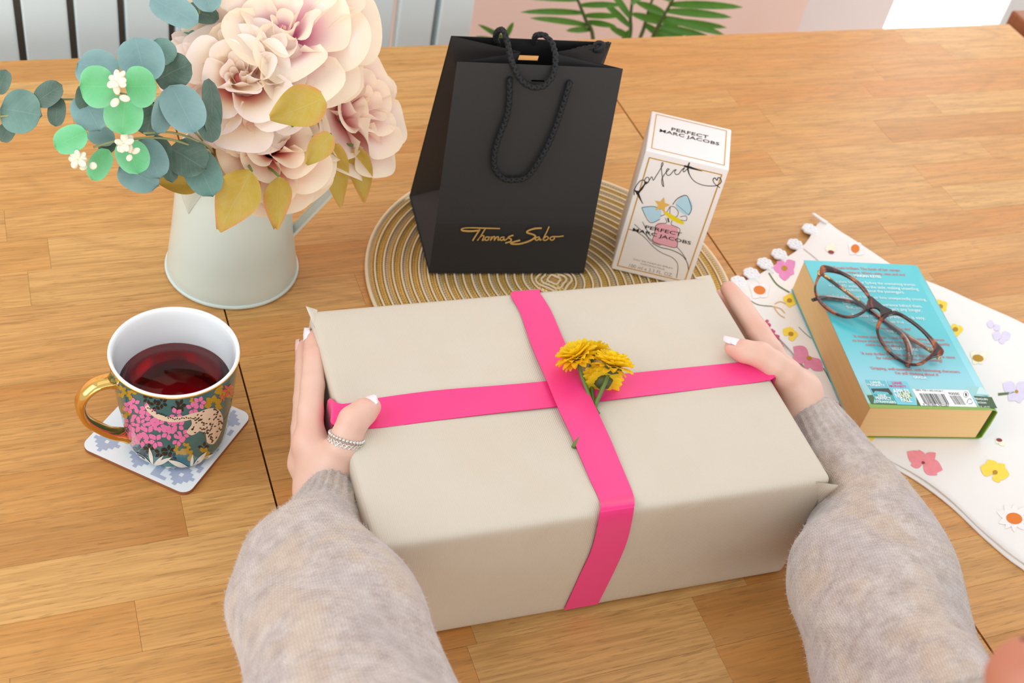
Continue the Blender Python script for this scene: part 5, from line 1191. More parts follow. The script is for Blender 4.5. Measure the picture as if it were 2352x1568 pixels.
def leaf_mesh(par, base, tip, halfw, nrm, shape, col_a, col_b, bend=0.1, fold=0.15, seed=0, name='leaf', edge=None):
    """leaf blade from base to tip; shape 'round' or 'point'"""
    rs = random.Random(seed); base = np.array(base); tip = np.array(tip); d = tip - base; L = np.linalg.norm(d); t_ = d / L
    nrm = unit(nrm - t_ * np.dot(nrm, t_)); side = np.cross(t_, nrm); nu, nv = 9, 17; vv = []; uv = []; cl = []; th = 0.00035; ph = rs.uniform(0, 6)
    for i in range(nu):
        u = -1 + 2 * i / (nu - 1)
        for j in range(nv):
            t = j / (nv - 1)
            w = halfw * ((max(0.0, 1 - abs(2 * t - 1) ** 2.3)) ** 0.5 if shape == 'round' else math.sin(math.pi * min(1, t * .92 + .04) ** 0.80) ** 0.85 * (1 - .25 * t) * 1.08) + 0.0003
            h = fold * halfw * abs(u) - bend * L * (2 * t - 1) ** 2 + 0.05 * halfw * math.sin(3 * u + 5 * t + ph) * (1 if shape == 'round' else 2.4)
            vv.append(base + d * t + side * u * w + nrm * h); uv.append(((u + 1) / 2, t))
            k = abs(u) ** 1.5 if edge is None else 0
            c = np.array(col_a) * (1 - k * .6) + np.array(col_b) * k * .6
            if edge is not None: k = max(abs(u) ** 5, max(0, t - .8) * 2.0) * (0.5 + 0.5 * math.sin(4 * t + ph)); c = np.array(col_a) * (1 - k) + np.array(edge) * k
            cl.append((*c[:3], 1))
    f = grid_faces(nu, nv); N0 = len(vv); vv += [p - nrm * th for p in vv]; uv += uv; cl += cl; f += [[i + N0 for i in q][::-1] for q in f]
    return mesh(name, vv, f, M['leaf'], par, True, uv=uv, col=cl)
def leaf_px(par, c, a, b_, ang, y, tilt, shape, ca, cb, seed, sp=0.0, **k):
    """leaf whose centre shows at photo pixel c with half length a and half width b; tilt turns it about its own length, sp about its width"""
    ctr = PY(c[0], c[1], y); s = px_size(ctr); vd = unit(EYE - ctr)
    ax_ = math.cos(ang) * RM[:, 0] - math.sin(ang) * RM[:, 1]; ax_ = unit(ax_ + vd * sp); L = a * s * math.sqrt(1 + sp * sp)
    sd_ = unit(np.cross(vd, ax_)); nr = unit(np.cross(ax_, sd_)); nr = nr if np.dot(nr, vd) > 0 else -nr
    nr = unit(nr * math.cos(tilt) + sd_ * math.sin(tilt))
    return leaf_mesh(par, ctr - ax_ * L, ctr + ax_ * L, b_ * s / max(.35, math.cos(tilt)), nr, shape, ca, cb, seed=seed, **k)
gA, gB = lin(120, 160, 160), lin(146, 184, 182); dA, dB = lin(68, 100, 82), lin(92, 126, 112); nA, nB = lin(96, 196, 124), lin(140, 222, 172); tA_, tB_ = lin(96, 140, 128), lin(120, 162, 150)
KIND = {'G': (gA, gB), 'D': (dA, dB), 'N': (nA, nB), 'T': (tA_, tB_)}
r_ = math.radians
def sprig(label, leaves, stem_px, buds, seed):
    first = PY(*stem_px[0]); t = thing('eucalyptus_sprig', label, 'foliage', JM, GRP)
    path = [JC + V3(random.uniform(-.015, .015), random.uniform(-.015, .015), 0.015), JM + V3(-0.020, -0.015, -0.004)] + [PY(*p) for p in stem_px]
    tv, tf = tube(catmull(path, 8), 0.0009, 6); mesh('stem', tv, tf, M['euc_stem'], t, True)
    for k, (kd, c, a, b_, ang, y, tilt, sp) in enumerate(leaves):
        leaf_px(t, c, a, b_, r_(ang), y, tilt, 'round', *KIND[kd], seed * 50 + k, sp, bend=0.06, fold=0.06)
    for (c, y, n_) in buds:
        ctr = PY(c[0], c[1], y); s = px_size(ctr); rs = random.Random(seed + c[0]); j0 = ctr
        for q in range(n_):
            an = 2 * math.pi * q / n_ + rs.uniform(-.4, .4); rr_ = rs.uniform(10, 17) * s
            p = ctr + (math.cos(an) * RM[:, 0] + math.sin(an) * RM[:, 1]) * rr_ + RM[:, 2] * rs.uniform(-4, 8) * s
            vv = []; ax_ = unit(p - ctr); s1 = unit(np.cross(ax_, RM[:, 2])); s2 = np.cross(ax_, s1); rx = rs.uniform(9, 14) * s; ry = rs.uniform(7, 10) * s
            for i in range(7):
                th = math.pi * i / 6
                for k in range(8): ph = 2 * math.pi * k / 8; vv.append(p - ax_ * rx * math.cos(th) + (s1 * ry * math.cos(ph) + s2 * ry * .5 * math.sin(ph)) * math.sin(th))
            mesh('bud', vv, [[i * 8 + k, i * 8 + (k + 1) % 8, (i + 1) * 8 + (k + 1) % 8, (i + 1) * 8 + k] for i in range(6) for k in range(8)], M['bud'], t, True)
    return t
M['euc_stem'] = simple('eucalyptus_stem', (150, 156, 110), 0.6); M['bud'] = simple('cream_bud', (238, 228, 206), 0.7, sss=0.1)
random.seed(8)
sprig('eucalyptus sprig with the largest round leaves, ending in cream buds between two bright leaves', [
    ('G', (222, 158), 50, 44, 20, .800, .3, .1), ('G', (324, 137), 55, 51, 75, .798, .1, 0), ('T', (372, 118), 34, 30, 40, .815, .2, 0), ('D', (396, 165), 46, 40, -25, .806, .3, .2), ('G', (207, 257), 48, 40, 60, .792, .2, .1),
    ('G', (420, 248), 64, 46, 62, .776, .2, .1), ('D', (345, 272), 40, 36, 100, .790, .2, 0), ('G', (373, 262), 46, 23, 105, .778, .6, .2), ('D', (205, 225), 34, 30, 95, .800, .4, 0),
    ('N', (224, 199), 40, 47, 180, .768, .15, .15), ('N', (322, 199), 38, 46, 0, .768, -.15, .15), ('N', (284, 264), 44, 43, -85, .764, .1, .3)],
    [(470, 330, .80), (430, 290, .79), (340, 235, .79), (272, 212, .775)], [((270, 186), .758, 7), ((272, 222), .757, 3)], 1)
sprig('eucalyptus sprig of dark round leaves hanging over the pouring lip', [
    ('D', (487, 245), 68, 21, 88, .788, .7, .1), ('D', (476, 276), 52, 27, 75, .780, .3, .1), ('D', (430, 362), 50, 44, 30, .776, .2, .1), ('T', (464, 394), 62, 41, 65, .772, .15, .1), ('G', (346, 362), 52, 36, 65, .772, .2, .1), ('G', (318, 402), 52, 38, 25, .777, .2, .1), ('D', (380, 362), 58, 22, 70, .778, .6, 0),
    ('G', (232, 312), 32, 22, 20, .790, .3, 0), ('D', (246, 337), 22, 15, -30, .79, .3, 0), ('N', (304, 358), 44, 36, 70, .765, .2, .2)],
    [(486, 345, .79), (440, 318, .783), (390, 304, .778), (330, 306, .772)], [((286, 330), .760, 7), ((300, 352), .757, 3)], 2)
sprig('short eucalyptus tip with two bright green leaves and cream buds, lowest at left', [
    ('N', (161, 320), 42, 30, -25, .775, .2, .1), ('N', (229, 378), 40, 24, -62, .772, .2, .1)], [(470, 350, .79), (380, 318, .785), (280, 322, .78), (215, 338, .775)], [((178, 366), .766, 8), ((200, 376), .764, 3)], 3)
sprig('thin eucalyptus sprig of dark teal leaves reaching to the left photo edge', [
    ('T', (46, 256), 50, 50, 10, .835, .1, .1), ('D', (110, 216), 38, 25, -35, .835, .3, .1), ('D', (130, 256), 34, 19, -85, .830, .3, .1), ('D', (4, 188), 30, 18, -70, .84, .3, 0), ('D', (14, 304), 24, 18, -60, .838, .3, 0), ('T', (-50, 250), 40, 34, 170, .84, .2, 0)],
    [(450, 300, .85), (330, 240, .86), (180, 228, .845), (100, 234, .836), (40, 262, .836), (-40, 270, .84)], [], 4)
sprig('eucalyptus tip of grey leaves rising behind the widest flower', [
    ('G', (398, 22), 64, 33, 28, .862, .2, .1), ('D', (460, 30), 44, 22, 15, .875, .4, .1), ('T', (478, 52), 34, 20, -60, .88, .3, 0), ('T', (437, 92), 34, 22, 30, .87, .2, 0), ('G', (396, 114), 26, 10, 30, .865, .2, 0), ('G', (470, -20), 50, 34, 70, .87, .2, 0)],
    [(540, 250, .88), (500, 150, .88), (465, 60, .878), (455, 0, .872), (450, -40, .87)], [], 5)
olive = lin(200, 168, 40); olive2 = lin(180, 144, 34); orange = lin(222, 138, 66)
oleaves = [((578, 392), (506, 526), 52, .760, 'wide olive yellow silk leaf hanging over the jug front'), ((640, 404), (632, 522), 33, .758, 'narrow olive yellow silk leaf hanging right of the wide one'), ((742, 228), (618, 274), 50, .755, 'olive yellow silk leaf lying across the lowest rose, tip to the left'), ((760, 308), (704, 378), 28, .770, 'small folded olive yellow silk leaf beside the rightmost rose'),
           ((764, 325), (780, 470), 30, .800, 'drooping olive yellow silk leaf nearest the jug handle'), ((824, 335), (837, 460), 28, .806, 'drooping olive yellow silk leaf at the far right of the bunch'), ((455, 425), (350, 412), 26, .800, 'olive yellow silk leaf under the eucalyptus at the pouring lip'), ((520, 410), (500, 300), 34, .806, 'shaded olive silk leaf behind the eucalyptus stems')]
for k, (b0, t0, hw, y, lb) in enumerate(oleaves):
    b3 = PY(b0[0], b0[1], y + .006); t3 = PY(t0[0], t0[1], y - .004); s = px_size(b3)
    t = thing('silk_leaf', lb, 'leaf', b3, GRP)
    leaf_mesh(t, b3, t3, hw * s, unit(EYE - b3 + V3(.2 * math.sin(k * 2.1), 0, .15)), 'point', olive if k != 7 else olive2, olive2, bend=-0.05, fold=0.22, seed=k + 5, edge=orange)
    s0 = JC + V3(random.uniform(-.02, .02), random.uniform(-.02, .02), 0.02)
    mid = JM + V3((b3 - JM)[0] * .3, (b3 - JM)[1] * .3, 0.0)
    if math.hypot(*(mid - JC)[:2]) > .036: mid[:2] = JC[:2] + unit((mid - JC) * V3(1, 1, 0))[:2] * .036
    tv, tf = tube(catmull([s0, mid, mid + (b3 - mid) * .6 + V3(0, 0, .008), b3], 6), 0.0011, 6); mesh('stem', tv, tf, M['green_stem'], t, True)
# ------------------------------------------------------------------ the person: two hands and knitted sleeves
person = thing('person', 'person in a beige wool jumper holding the gift with both hands', 'person', (0.36, 0.30, 0.0))
def sd_cone(Pt, a, b_, ra, rb):
    """signed distance to a tapered capsule"""
    ba = b_ - a; l2 = ba @ ba; pa = Pt - a; h = np.clip((pa @ ba) / l2, 0, 1); d = np.linalg.norm(pa - h[..., None] * ba, axis=-1); return d - (ra + (rb - ra) * h)
def smin(a, b_, k):
    h = np.clip(0.5 + 0.5 * (b_ - a) / k, 0, 1); return b_ * (1 - h) + a * h - k * h * (1 - h)
def surface_nets(F, org, hstep):
    nx, ny, nz = F.shape; S = F < 0
    cnt = np.zeros((nx - 1, ny - 1, nz - 1), int); pos = np.zeros((nx - 1, ny - 1, nz - 1, 3)); corner = [(i, j, k) for i in (0, 1) for j in (0, 1) for k in (0, 1)]
    def sl(c): return tuple(slice(c[d], F.shape[d] - 1 + c[d]) for d in range(3))
    for c in corner:
        for d in range(3):
            if c[d] == 0:
                e = list(c); e[d] = 1; a, b_ = F[sl(c)], F[sl(e)]; m_ = (a < 0) != (b_ < 0)
                t = np.where(m_, a / np.where(m_, a - b_, 1), 0); p = np.zeros(pos.shape)
                for q in range(3): p[..., q] = c[q]
                p[..., d] = t; pos += p * m_[..., None]; cnt += m_
    act = cnt > 0; idx = -np.ones(cnt.shape, int); idx[act] = np.arange(act.sum())
    g = np.argwhere(act); V_ = org + (g + pos[act] / cnt[act][:, None]) * hstep; faces = []
    for d in range(3):
        o1, o2 = (d + 1) % 3, (d + 2) % 3
        lo = [slice(1, F.shape[q] - 1) for q in range(3)]; hi = list(lo); lo[d] = slice(0, F.shape[d] - 1); hi[d] = slice(1, F.shape[d])
        a, b_ = S[tuple(lo)], S[tuple(hi)]; ch = np.argwhere(a != b_); sign = a[a != b_]
        st = np.array([1, 1, 1]); st[d] = 0; ch = ch + st
        def at(p1, p2):
            q = ch.copy(); q[:, o1] -= p1; q[:, o2] -= p2; return idx[q[:, 0], q[:, 1], q[:, 2]]
        Q = np.stack([at(1, 1), at(0, 1), at(0, 0), at(1, 0)], 1); Q[~sign] = Q[~sign][:, ::-1]; faces.append(Q)
    Fq = np.concatenate(faces); return V_, Fq[(Fq >= 0).all(1)]
m, nt, b = new_mat('skin'); tc = node(nt, 'ShaderNodeTexCoord')
n1 = node(nt, 'ShaderNodeTexNoise', i_Vector=tc.outputs['Object'], i_Scale=38.0, i_Detail=3.0); n2 = node(nt, 'ShaderNodeTexNoise', i_Vector=tc.outputs['Object'], i_Scale=900.0, i_Detail=2.0)
at = node(nt, 'ShaderNodeAttribute'); at.attribute_name = 'tint'
c = mix_n(nt, n1.outputs[0], lin(232, 196, 178), lin(224, 180, 160)); c = mix_n(nt, at.outputs['Fac'], c, lin(222, 146, 130))
nt.links.new(c, b.inputs['Base Color']); b.inputs['Roughness'].default_value = 0.45; b.inputs['Subsurface Weight'].default_value = 0.25; b.inputs['Subsurface Radius'].default_value = (0.012, 0.005, 0.003); b.inputs['Subsurface Scale'].default_value = 0.5
bump_n(nt, n2.outputs[0], 0.08, 0.0004, b); M['skin'] = m
def hand(chains, palm, forearm, ruddy, h=0.0014):
    """chains: fingers as lists of (point, radius); palm: list of tapered capsules"""
    allp = np.array([p for c_ in chains for p, _ in c_] + [p for s in palm for p in s[:2]] + [p for p, _ in forearm]); lo = allp.min(0) - 0.028; hi = allp.max(0) + 0.028
    n = np.ceil((hi - lo) / h).astype(int); gx_ = [lo[d] + np.arange(n[d]) * h for d in range(3)]; G = np.stack(np.meshgrid(*gx_, indexing='ij'), -1)
    F = None
    for (a, b_, ra, rb) in palm: d = sd_cone(G, a, b_, ra, rb); F = d if F is None else smin(F, d, 0.011)
    for i in range(len(forearm) - 1): F = smin(F, sd_cone(G, forearm[i][0], forearm[i + 1][0], forearm[i][1], forearm[i + 1][1]), 0.013)
    fin = None
    for ch in chains:
        f_ = None
        for i in range(len(ch) - 1):
            d = sd_cone(G, ch[i][0], ch[i + 1][0], ch[i][1], ch[i + 1][1]); f_ = d if f_ is None else smin(f_, d, 0.0022)
        fin = f_ if fin is None else smin(fin, f_, 0.0016)
    F = smin(F, fin, 0.007)
    V_, Q = surface_nets(F, lo, h)
    # one relaxing pass keeps knuckles and takes the grid steps away
    for _ in range(3):
        acc = np.zeros(V_.shape); cn = np.zeros(len(V_))
        for k in range(4):
            np.add.at(acc, Q[:, k], V_[Q[:, (k + 1) % 4]]); np.add.at(cn, Q[:, k], 1); np.add.at(acc, Q[:, k], V_[Q[:, k - 1]]); np.add.at(cn, Q[:, k], 1)
        V_ = V_ * .45 + (acc / cn[:, None]) * .55
    tint = np.zeros(len(V_))
    for p, r in ruddy: tint = np.maximum(tint, 0.55 * np.exp(-((np.linalg.norm(V_ - p, axis=1) / r) ** 2)))
    col_ = np.stack([tint, tint, tint, np.ones(len(V_))], 1)
    return mesh('hand', V_, Q.tolist(), M['skin'], person, True, col=col_)
M['nail'] = simple('pale_nail_varnish', (246, 232, 236), 0.15, coat=0.6); M['nail_skin'] = simple('bare_nail', (236, 190, 184), 0.2, coat=0.4)
def nail(c_, ax_, nr, L, W, mat='nail', lift=0.0, curve=0.55):
    ax_ = unit(ax_); nr = unit(nr - ax_ * np.dot(nr, ax_)); s = np.cross(ax_, nr); vv = []; nu, nv = 9, 9
    for i in range(nu):
        u = -1 + 2 * i / (nu - 1)
        for j in range(nv):
            t = j / (nv - 1); w = W / 2 * math.sqrt(max(0.004, 1 - (max(0, t - .5) / .52) ** 2.2)) * (1 - .35 * max(0, .2 - t) * 5 * u * u)
            vv.append(c_ + ax_ * (L * (t - .5) - (0.04 * L * u * u if t > .5 else -0.10 * L * u * u) * 1.0) + s * u * w - nr * (curve * W * .5 * u * u) + nr * (lift - 0.10 * L * max(0, t - .5)))
    f = grid_faces(nu, nv); N0 = len(vv); vv += [p - nr * 0.0005 for p in vv]; f += [[i + N0 for i in q][::-1] for q in f]
    for i in range(nu - 1): f += [[i * nv, i * nv + N0, (i + 1) * nv + N0, (i + 1) * nv], [i * nv + nv - 1, (i + 1) * nv + nv - 1, (i + 1) * nv + nv - 1 + N0, i * nv + nv - 1 + N0]]
    for j in range(nv - 1): f += [[j, j + 1, j + 1 + N0, j + N0]]; a = (nu - 1) * nv; f += [[a + j, a + j + N0, a + j + 1 + N0, a + j + 1]]
    return mesh('fingernail', vv, f, M[mat], person, True)
# --- hand at the gift's left side: fingers along the side, thumb on top
l_idx = [(P(712, 1018, .098), .0104), (P(713, 945, .104), .0094), (P(718, 885, .107), .0089), (P(721, 818, .107), .0082), (P(719, 778, .106), .0070)]
def shifted(ch, d, k=1.0): return [(p + np.array(d) + V3(0, 0.003 * i * k, 0), r) for i, (p, r) in enumerate(ch)]
l_mid = shifted(l_idx, (-0.0035, -0.002, -0.0190), 1.0); l_rng = [(p + V3(-0.0020 + .004 * (i == 0), -0.010, -0.037), r * .96) for i, (p, r) in enumerate(l_idx)]; l_pky = [(p + V3(0.003 + .005 * (i == 0), -0.024, -0.052), r * .82) for i, (p, r) in enumerate(l_idx)]
l_wr = P(748, 1128, .080); l_fore = [(l_wr, .0190), (l_wr + V3(-.004, -.035, .006), .0200), (l_wr + V3(-.014, -.085, .026), .024)]
l_th = [(P(762, 1082, .094), .0160), (P(788, 1030, .112), .0128), (P(797, 1000, .120), .0108), (P(812, 966, .128), .0108), (P(836, 945, .1290), .0096), (P(852, 935, .1285), .0074)]
l_palm = [(l_wr, l_idx[0][0], .0165, .0108), (l_wr + V3(.001, 0, -.006), l_mid[0][0], .0160, .0108), (l_wr + V3(.001, 0, -.012), l_rng[0][0], .0150, .0104), (l_wr + V3(.002, 0, -.014), l_pky[0][0], .0140, .0092), (l_wr, l_th[0][0], .0165, .0145), (l_th[0][0], l_idx[0][0], .0120, .0085)]
hand([l_idx, l_mid, l_rng, l_pky, l_th], l_palm, l_fore, [(l_idx[4][0], .013), (l_idx[3][0], .01), (l_th[5][0], .011), (l_idx[0][0], .012), (l_th[3][0], .009), (l_mid[4][0], .012)])
ta = unit(l_th[5][0] - l_th[4][0]); tn = unit(V3(-0.36, 0.20, 0.91))
nail(l_th[5][0] - ta * .0015 + tn * .0094, ta, tn, .0215, .0142)
ia = unit(l_idx[4][0] - l_idx[3][0])
nail(l_idx[4][0] + V3(-0.0066, .004, .0028), ia, (-1, 0.05, .42), .015, .0098)
nail(l_mid[4][0] + V3(-0.0068, .003, .001), ia, (-1, 0.05, .1), .014, .0095, 'nail_skin'); nail(l_rng[4][0] + V3(-0.0064, .003, .001), ia, (-1, 0.05, .05), .013, .0090, 'nail_skin')
# thumb rings
def finger_frame(ax_): ax_ = unit(ax_); a = unit(np.cross(ax_, [0, 0, 1.0])); return ax_, a, np.cross(ax_, a)
rc = (l_th[1][0] * .35 + l_th[2][0] * .65); rax, ra_, rb_ = finger_frame(l_th[2][0] - l_th[1][0]); RR = .0122
M['silver'] = simple('silver', (226, 224, 220), 0.15, metal=1.0)
def ball(c_, r, n=6):
    vv = []
    for i in range(n + 1):
        th = math.pi * i / n
        for k in range(n + 2): ph = 2 * math.pi * k / (n + 2); vv.append(np.array(c_) + r * V3(math.sin(th) * math.cos(ph), math.sin(th) * math.sin(ph), math.cos(th)))
    K = n + 2; return vv, [[i * K + k, i * K + (k + 1) % K, (i + 1) * K + (k + 1) % K, (i + 1) * K + k] for i in range(n) for k in range(K)]
mb = MB(); cb = rc + rax * .0026
for k in range(30): a = 2 * math.pi * k / 30; mb.add(*ball(cb + RR * (math.cos(a) * ra_ + math.sin(a) * rb_), .00135))
mb.build('beaded_ring', M['silver'], person, True)
mb = MB(); cb = rc - rax * .0012
for sgn in (-1, 1):
    mb.add(*tube([cb + RR * (math.cos(a) * ra_ + math.sin(a) * rb_) + rax * .0017 * sgn * math.sin(6.5 * a * 2) for a in np.linspace(0, 2 * math.pi, 130, endpoint=False)], .00062, 5, True))
mb.build('loop_ring', M['silver'], person, True)
# --- hand at the gift's right side
r_idx = [(P(1800, 856, .098), .0104), (P(1772, 806, .106), .0096), (P(1742, 762, .110), .0094), (P(1702, 700, .111), .0086), (P(1674, 664, .110), .0074)]
r_mid = [(p + V3(0.004, 0.002 + .002 * i, -0.0195), r) for i, (p, r) in enumerate(r_idx)]; r_rng = [(p + V3(0.004, -0.004, -0.038), r * .96) for p, r in r_idx]; r_pky = [(p + V3(0.002, -0.018, -0.053), r * .82) for p, r in r_idx]
r_wr = P(1852, 965, .080); r_fore = [(r_wr, .0172), (P(1888, 1022, .078), .0165), (P(1935, 1085, .076), .017)]
r_th = [(P(1838, 898, .100), .0160), (P(1805, 858, .116), .0125), (P(1778, 836, .124), .0108), (P(1748, 815, .1285), .0104), (P(1708, 806, .1285), .0092), (P(1684, 798, .1275), .0072)]
r_palm = [(r_wr, r_idx[0][0], .0165, .0108), (r_wr + V3(.001, 0, -.006), r_mid[0][0], .0160, .0108), (r_wr + V3(.001, 0, -.012), r_rng[0][0], .0150, .0104), (r_wr + V3(0, 0, -.014), r_pky[0][0], .0140, .0092), (r_wr, r_th[0][0], .0165, .0145), (r_th[0][0], r_idx[0][0], .0120, .0085)]
hand([r_idx, r_mid, r_rng, r_pky, r_th], r_palm, r_fore, [(r_idx[4][0], .013), (r_idx[2][0], .010), (r_th[5][0], .011), (r_th[3][0], .009), (r_th[1][0], .010)])
ta = unit(r_th[5][0] - r_th[4][0]); tn = unit(V3(0.15, 0.40, 0.90))
nail(r_th[5][0] + tn * .0082 - ta * .001, ta, tn, .0205, .0130)
# --- sleeves
m, nt, b = new_mat('marled_wool'); tc = node(nt, 'ShaderNodeTexCoord'); sx = node(nt, 'ShaderNodeSeparateXYZ', i_0=tc.outputs['UV'])
n1 = node(nt, 'ShaderNodeTexNoise', i_Vector=tc.outputs['Object'], i_Scale=70.0, i_Detail=6.0, i_Roughness=0.75); n2 = node(nt, 'ShaderNodeTexNoise', i_Vector=tc.outputs['Object'], i_Scale=26.0, i_Detail=3.0)
c = mix_n(nt, ramp_n(nt, n1.outputs[0], [(0.36, (0, 0, 0, 1)), (0.62, (1, 1, 1, 1))]), lin(180, 162, 153), lin(220, 208, 200)); c = mix_n(nt, ramp_n(nt, n2.outputs[0], [(0.38, (.5, .5, .5, 1)), (0.5, (0, 0, 0, 1)), (0.68, (.45, .45, .45, 1))]), c, mix_n(nt, ramp_n(nt, n2.outputs[0], [(0.45, (0, 0, 0, 1)), (0.55, (1, 1, 1, 1))]), lin(218, 192, 164), lin(192, 180, 184)))
uu = math_n(nt, 'FRACT', math_n(nt, 'MULTIPLY', sx.outputs[0], 96.0)); tri = math_n(nt, 'ABSOLUTE', math_n(nt, 'SUBTRACT', uu, 0.5))
vv_ = math_n(nt, 'FRACT', math_n(nt, 'ADD', math_n(nt, 'MULTIPLY', sx.outputs[1], 120.0), math_n(nt, 'MULTIPLY', tri, 1.1)))
st = math_n(nt, 'MULTIPLY', math_n(nt, 'SINE', math_n(nt, 'MULTIPLY', vv_, math.pi)), math_n(nt, 'SINE', math_n(nt, 'MULTIPLY', math_n(nt, 'FRACT', math_n(nt, 'MULTIPLY', uu, 2.0)), math.pi)))
c = mix_n(nt, math_n(nt, 'MULTIPLY', math_n(nt, 'SUBTRACT', 1.0, st), 0.22), c, lin(150, 128, 120))
nt.links.new(c, b.inputs['Base Color']); b.inputs['Roughness'].default_value = 0.95; b.inputs['Specular IOR Level'].default_value = 0.1; b.inputs['Sheen Weight'].default_value = 0.6; b.inputs['Sheen Roughness'].default_value = 0.5
bump_n(nt, math_n(nt, 'ADD', st, math_n(nt, 'MULTIPLY', n1.outputs[0], 1.2)), 0.55, 0.0012, b); M['wool'] = m
M['fuzz'] = simple('wool_fuzz', (214, 202, 195), 0.9, sheen=0.3)
def sleeve(secs, seed, fuzz_n=16000, cuff=0.16):
    """secs: (left pixel, right pixel, height of the axis, half thickness)"""
    S = catmull([np.concatenate([P(*l, z), P(*r_, z), [h]]) for l, r_, z, h in secs], 10); n = len(S); K = 96; vv = []; uv = []; rs = random.Random(seed); ph = [rs.uniform(0, 6) for _ in range(8)]
    cum = [0.0]
    for i in range(1, n): cum.append(cum[-1] + np.linalg.norm((S[i][:3] + S[i][3:6]) / 2 - (S[i - 1][:3] + S[i - 1][3:6]) / 2))
    for i in range(n):
        L_, R_, h = S[i][:3], S[i][3:6], S[i][6]; c_ = (L_ + R_) / 2; s = (R_ - L_) / 2; W = np.linalg.norm(s); s = s / W; t = cum[i] / cum[-1]
        axd = unit((S[min(i + 1, n - 1)][:3] + S[min(i + 1, n - 1)][3:6]) - (S[max(i - 1, 0)][:3] + S[max(i - 1, 0)][3:6])); up = unit(np.cross(s, axd)); up = up if up[2] > 0 else -up
        for k in range(K):
            a = 2 * math.pi * k / K; ca, sa = math.cos(a), math.sin(a)
            d = 1.0
            if cum[i] < cuff * .25: d += 0.035 * math.cos(a * 26) * (1 if cum[i] < cuff * .2 else .5) * min(1, cum[i] / .006)
            fold = min(1, max(0, cum[i] - .03) / .05)
            d += fold * (0.045 * math.sin(3 * a + 26 * cum[i] + ph[0]) + 0.035 * math.sin(2 * a - 45 * cum[i] + ph[1]) + 0.02 * math.sin(5 * a + 70 * cum[i] + ph[2]))
            if i == 0: d *= .985
            vv.append(c_ + s * W * ca * d + up * h * sa * d); uv.append((k / K, cum[i] / 0.5))
    f = [[i * K + k, i * K + (k + 1) % K, (i + 1) * K + (k + 1) % K, (i + 1) * K + k] for i in range(n - 1) for k in range(K)]
    # turned-in edge at the cuff and closed far end
    b0 = len(vv); c0 = (S[0][:3] + S[0][3:6]) / 2; c1 = (S[2][:3] + S[2][3:6]) / 2
    for k in range(K): vv.append(c0 + (vv[k] - c0) * .90 + (c1 - c0) * .08); uv.append((k / K, 0))
    for k in range(K): vv.append(c1 + (vv[2 * K + k] - c1) * .88); uv.append((k / K, .02))
    for k in range(K): f += [[k, (k + 1) % K, b0 + (k + 1) % K, b0 + k][::-1], [b0 + k, b0 + (k + 1) % K, b0 + K + (k + 1) % K, b0 + K + k][::-1]]
    f.append([(n - 1) * K + k for k in range(K)])
    o = mesh('sweater_sleeve', vv, f, M['wool'], person, True, uv=uv, label='loose beige marled wool sleeve')
    A = np.array(vv); mb_v = []; mb_f = []
    rng = np.random.default_rng(seed); ii = rng.integers(0, n - 1, fuzz_n); kk = rng.integers(0, K, fuzz_n); ru, rv = rng.random(fuzz_n), rng.random(fuzz_n)
    p00, p10, p01 = A[ii * K + kk], A[(ii + 1) * K + kk], A[ii * K + (kk + 1) % K]; p = p00 + (p10 - p00) * ru[:, None] + (p01 - p00) * rv[:, None]
    nr = np.cross(p01 - p00, p10 - p00); nr /= np.linalg.norm(nr, axis=1)[:, None] + 1e-12
    cen = np.array([(S[i][:3] + S[i][3:6]) / 2 for i in ii]); flip = np.sum(nr * (p - cen), 1) < 0; nr[flip] *= -1
    rnd = rng.normal(size=(fuzz_n, 3)); d1 = nr * .55 + rnd * .55; d1 /= np.linalg.norm(d1, axis=1)[:, None]; d2 = d1 * .6 + rng.normal(size=(fuzz_n, 3)) * .5
    ln = rng.uniform(.0008, .0019, fuzz_n)[:, None]; sd_ = np.cross(d1, rng.normal(size=(fuzz_n, 3))); sd_ /= np.linalg.norm(sd_, axis=1)[:, None] + 1e-12; wd = 0.00007
    q0, q1 = p, p + d1 * ln; q2 = q1 + d2 * ln * .8
    V_ = np.stack([q0 - sd_ * wd, q0 + sd_ * wd, q1 - sd_ * wd, q1 + sd_ * wd, q2], 1).reshape(-1, 3)
    F_ = []
    for i in range(fuzz_n): b1 = i * 5; F_ += [[b1, b1 + 1, b1 + 3, b1 + 2], [b1 + 2, b1 + 3, b1 + 4]]
    z = mesh('wool_fuzz', V_, F_, M['fuzz'], o, False, kind='stuff')
    return o
sleeve([((676, 1158), (818, 1096), .080, .0275), ((652, 1196), (826, 1150), .080, .033), ((606, 1250), (838, 1215), .082, .039), ((550, 1302), (858, 1275), .088, .046), ((533, 1350), (900, 1340), .100, .053), ((540, 1440), (965, 1430), .116, .058), ((550, 1568), (1022, 1568), .135, .062), ((560, 1760), (1090, 1760), .160, .066), ((590, 1960), (1150, 1960), .19, .068)], 4)
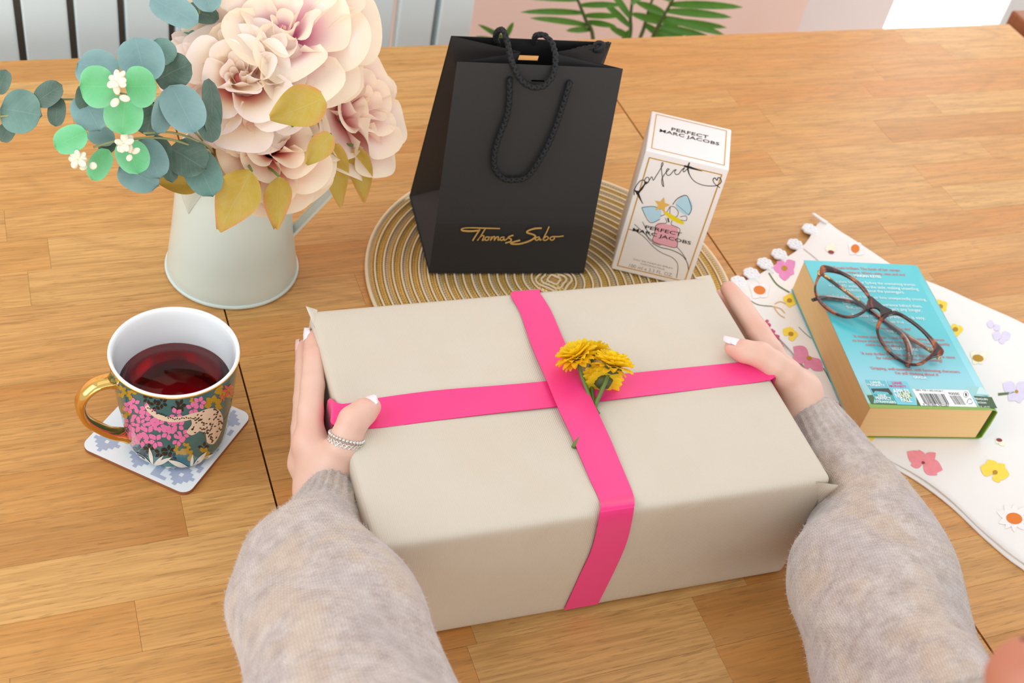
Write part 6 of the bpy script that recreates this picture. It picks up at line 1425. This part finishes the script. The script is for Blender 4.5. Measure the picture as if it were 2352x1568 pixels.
sleeve([((1806, 982), (1910, 946), .080, .0255), ((1826, 1046), (1962, 1004), .080, .028), ((1848, 1104), (2014, 1066), .079, .032), ((1866, 1168), (2062, 1126), .078, .039), ((1846, 1232), (2102, 1186), .078, .045), ((1814, 1296), (2152, 1275), .082, .051), ((1822, 1380), (2192, 1372), .088, .055), ((1850, 1470), (2222, 1470), .096, .058), ((1898, 1568), (2252, 1568), .106, .060), ((1970, 1760), (2330, 1760), .13, .064)], 7)
# blurred rounded skin-coloured shape close to the lens, lower right corner
fc = EYE + ray(2352, 1540) / np.linalg.norm(ray(2352, 1540)) * 0.40
fd = unit(0.75 * RM[:, 1] - 0.25 * RM[:, 0]); path = [fc - fd * .07, fc - fd * .03, fc - fd * .008, fc + fd * .006]
bl = thing('fingertip', 'blurred brownish pink fingertip poking into the lower right corner', 'finger', fc - fd * .07)
VV = []; rad = []
for t in 1 - np.linspace(1, 0, 40) ** 2.0: VV.append(fc + fd * (-.07 + .080 * t)); rad.append(.0150 * (1 - max(0, (t - .84) / .16) ** 2.2) ** .5 + .0001)
VV = [p + RM[:, 0] * .0035 for p in VV]
tv, tf = tube(VV, rad, 20); mesh('finger', tv, tf, simple('shaded_skin', (196, 124, 98), 0.5), bl, True)

# torso and upper arms of the same jumper, unseen behind the lens, added also to shade the gift
lo, hi, hs_ = V3(-.02, -.50, -.40), V3(.70, .34, .50), 0.012
n3 = np.ceil((hi - lo) / hs_).astype(int); G = np.stack(np.meshgrid(*[lo[d] + np.arange(n3[d]) * hs_ for d in range(3)], indexing='ij'), -1)
F = sd_cone(G, V3(.25, -.27, -.30), V3(.23, -.27, .22), .10, .10)
for a, b_, ra, rb in ((V3(.43, -.27, -.30), V3(.45, -.27, .22), .10, .10), (V3(.34, -.25, -.30), V3(.34, -.27, .30), .11, .09), (V3(.18, -.28, .30), V3(.50, -.28, .30), .062, .062), (V3(.16, -.27, .28), V3(.10, .20, .20), .062, .060), (V3(.52, -.27, .28), V3(.56, .21, .155), .062, .058)): F = smin(F, sd_cone(G, a, b_, ra, rb), .05)
V_, Q = surface_nets(F, lo, hs_); mesh('sweater_body', V_, Q.tolist(), M['wool'], person, True, uv=V_[:, [0, 2]])
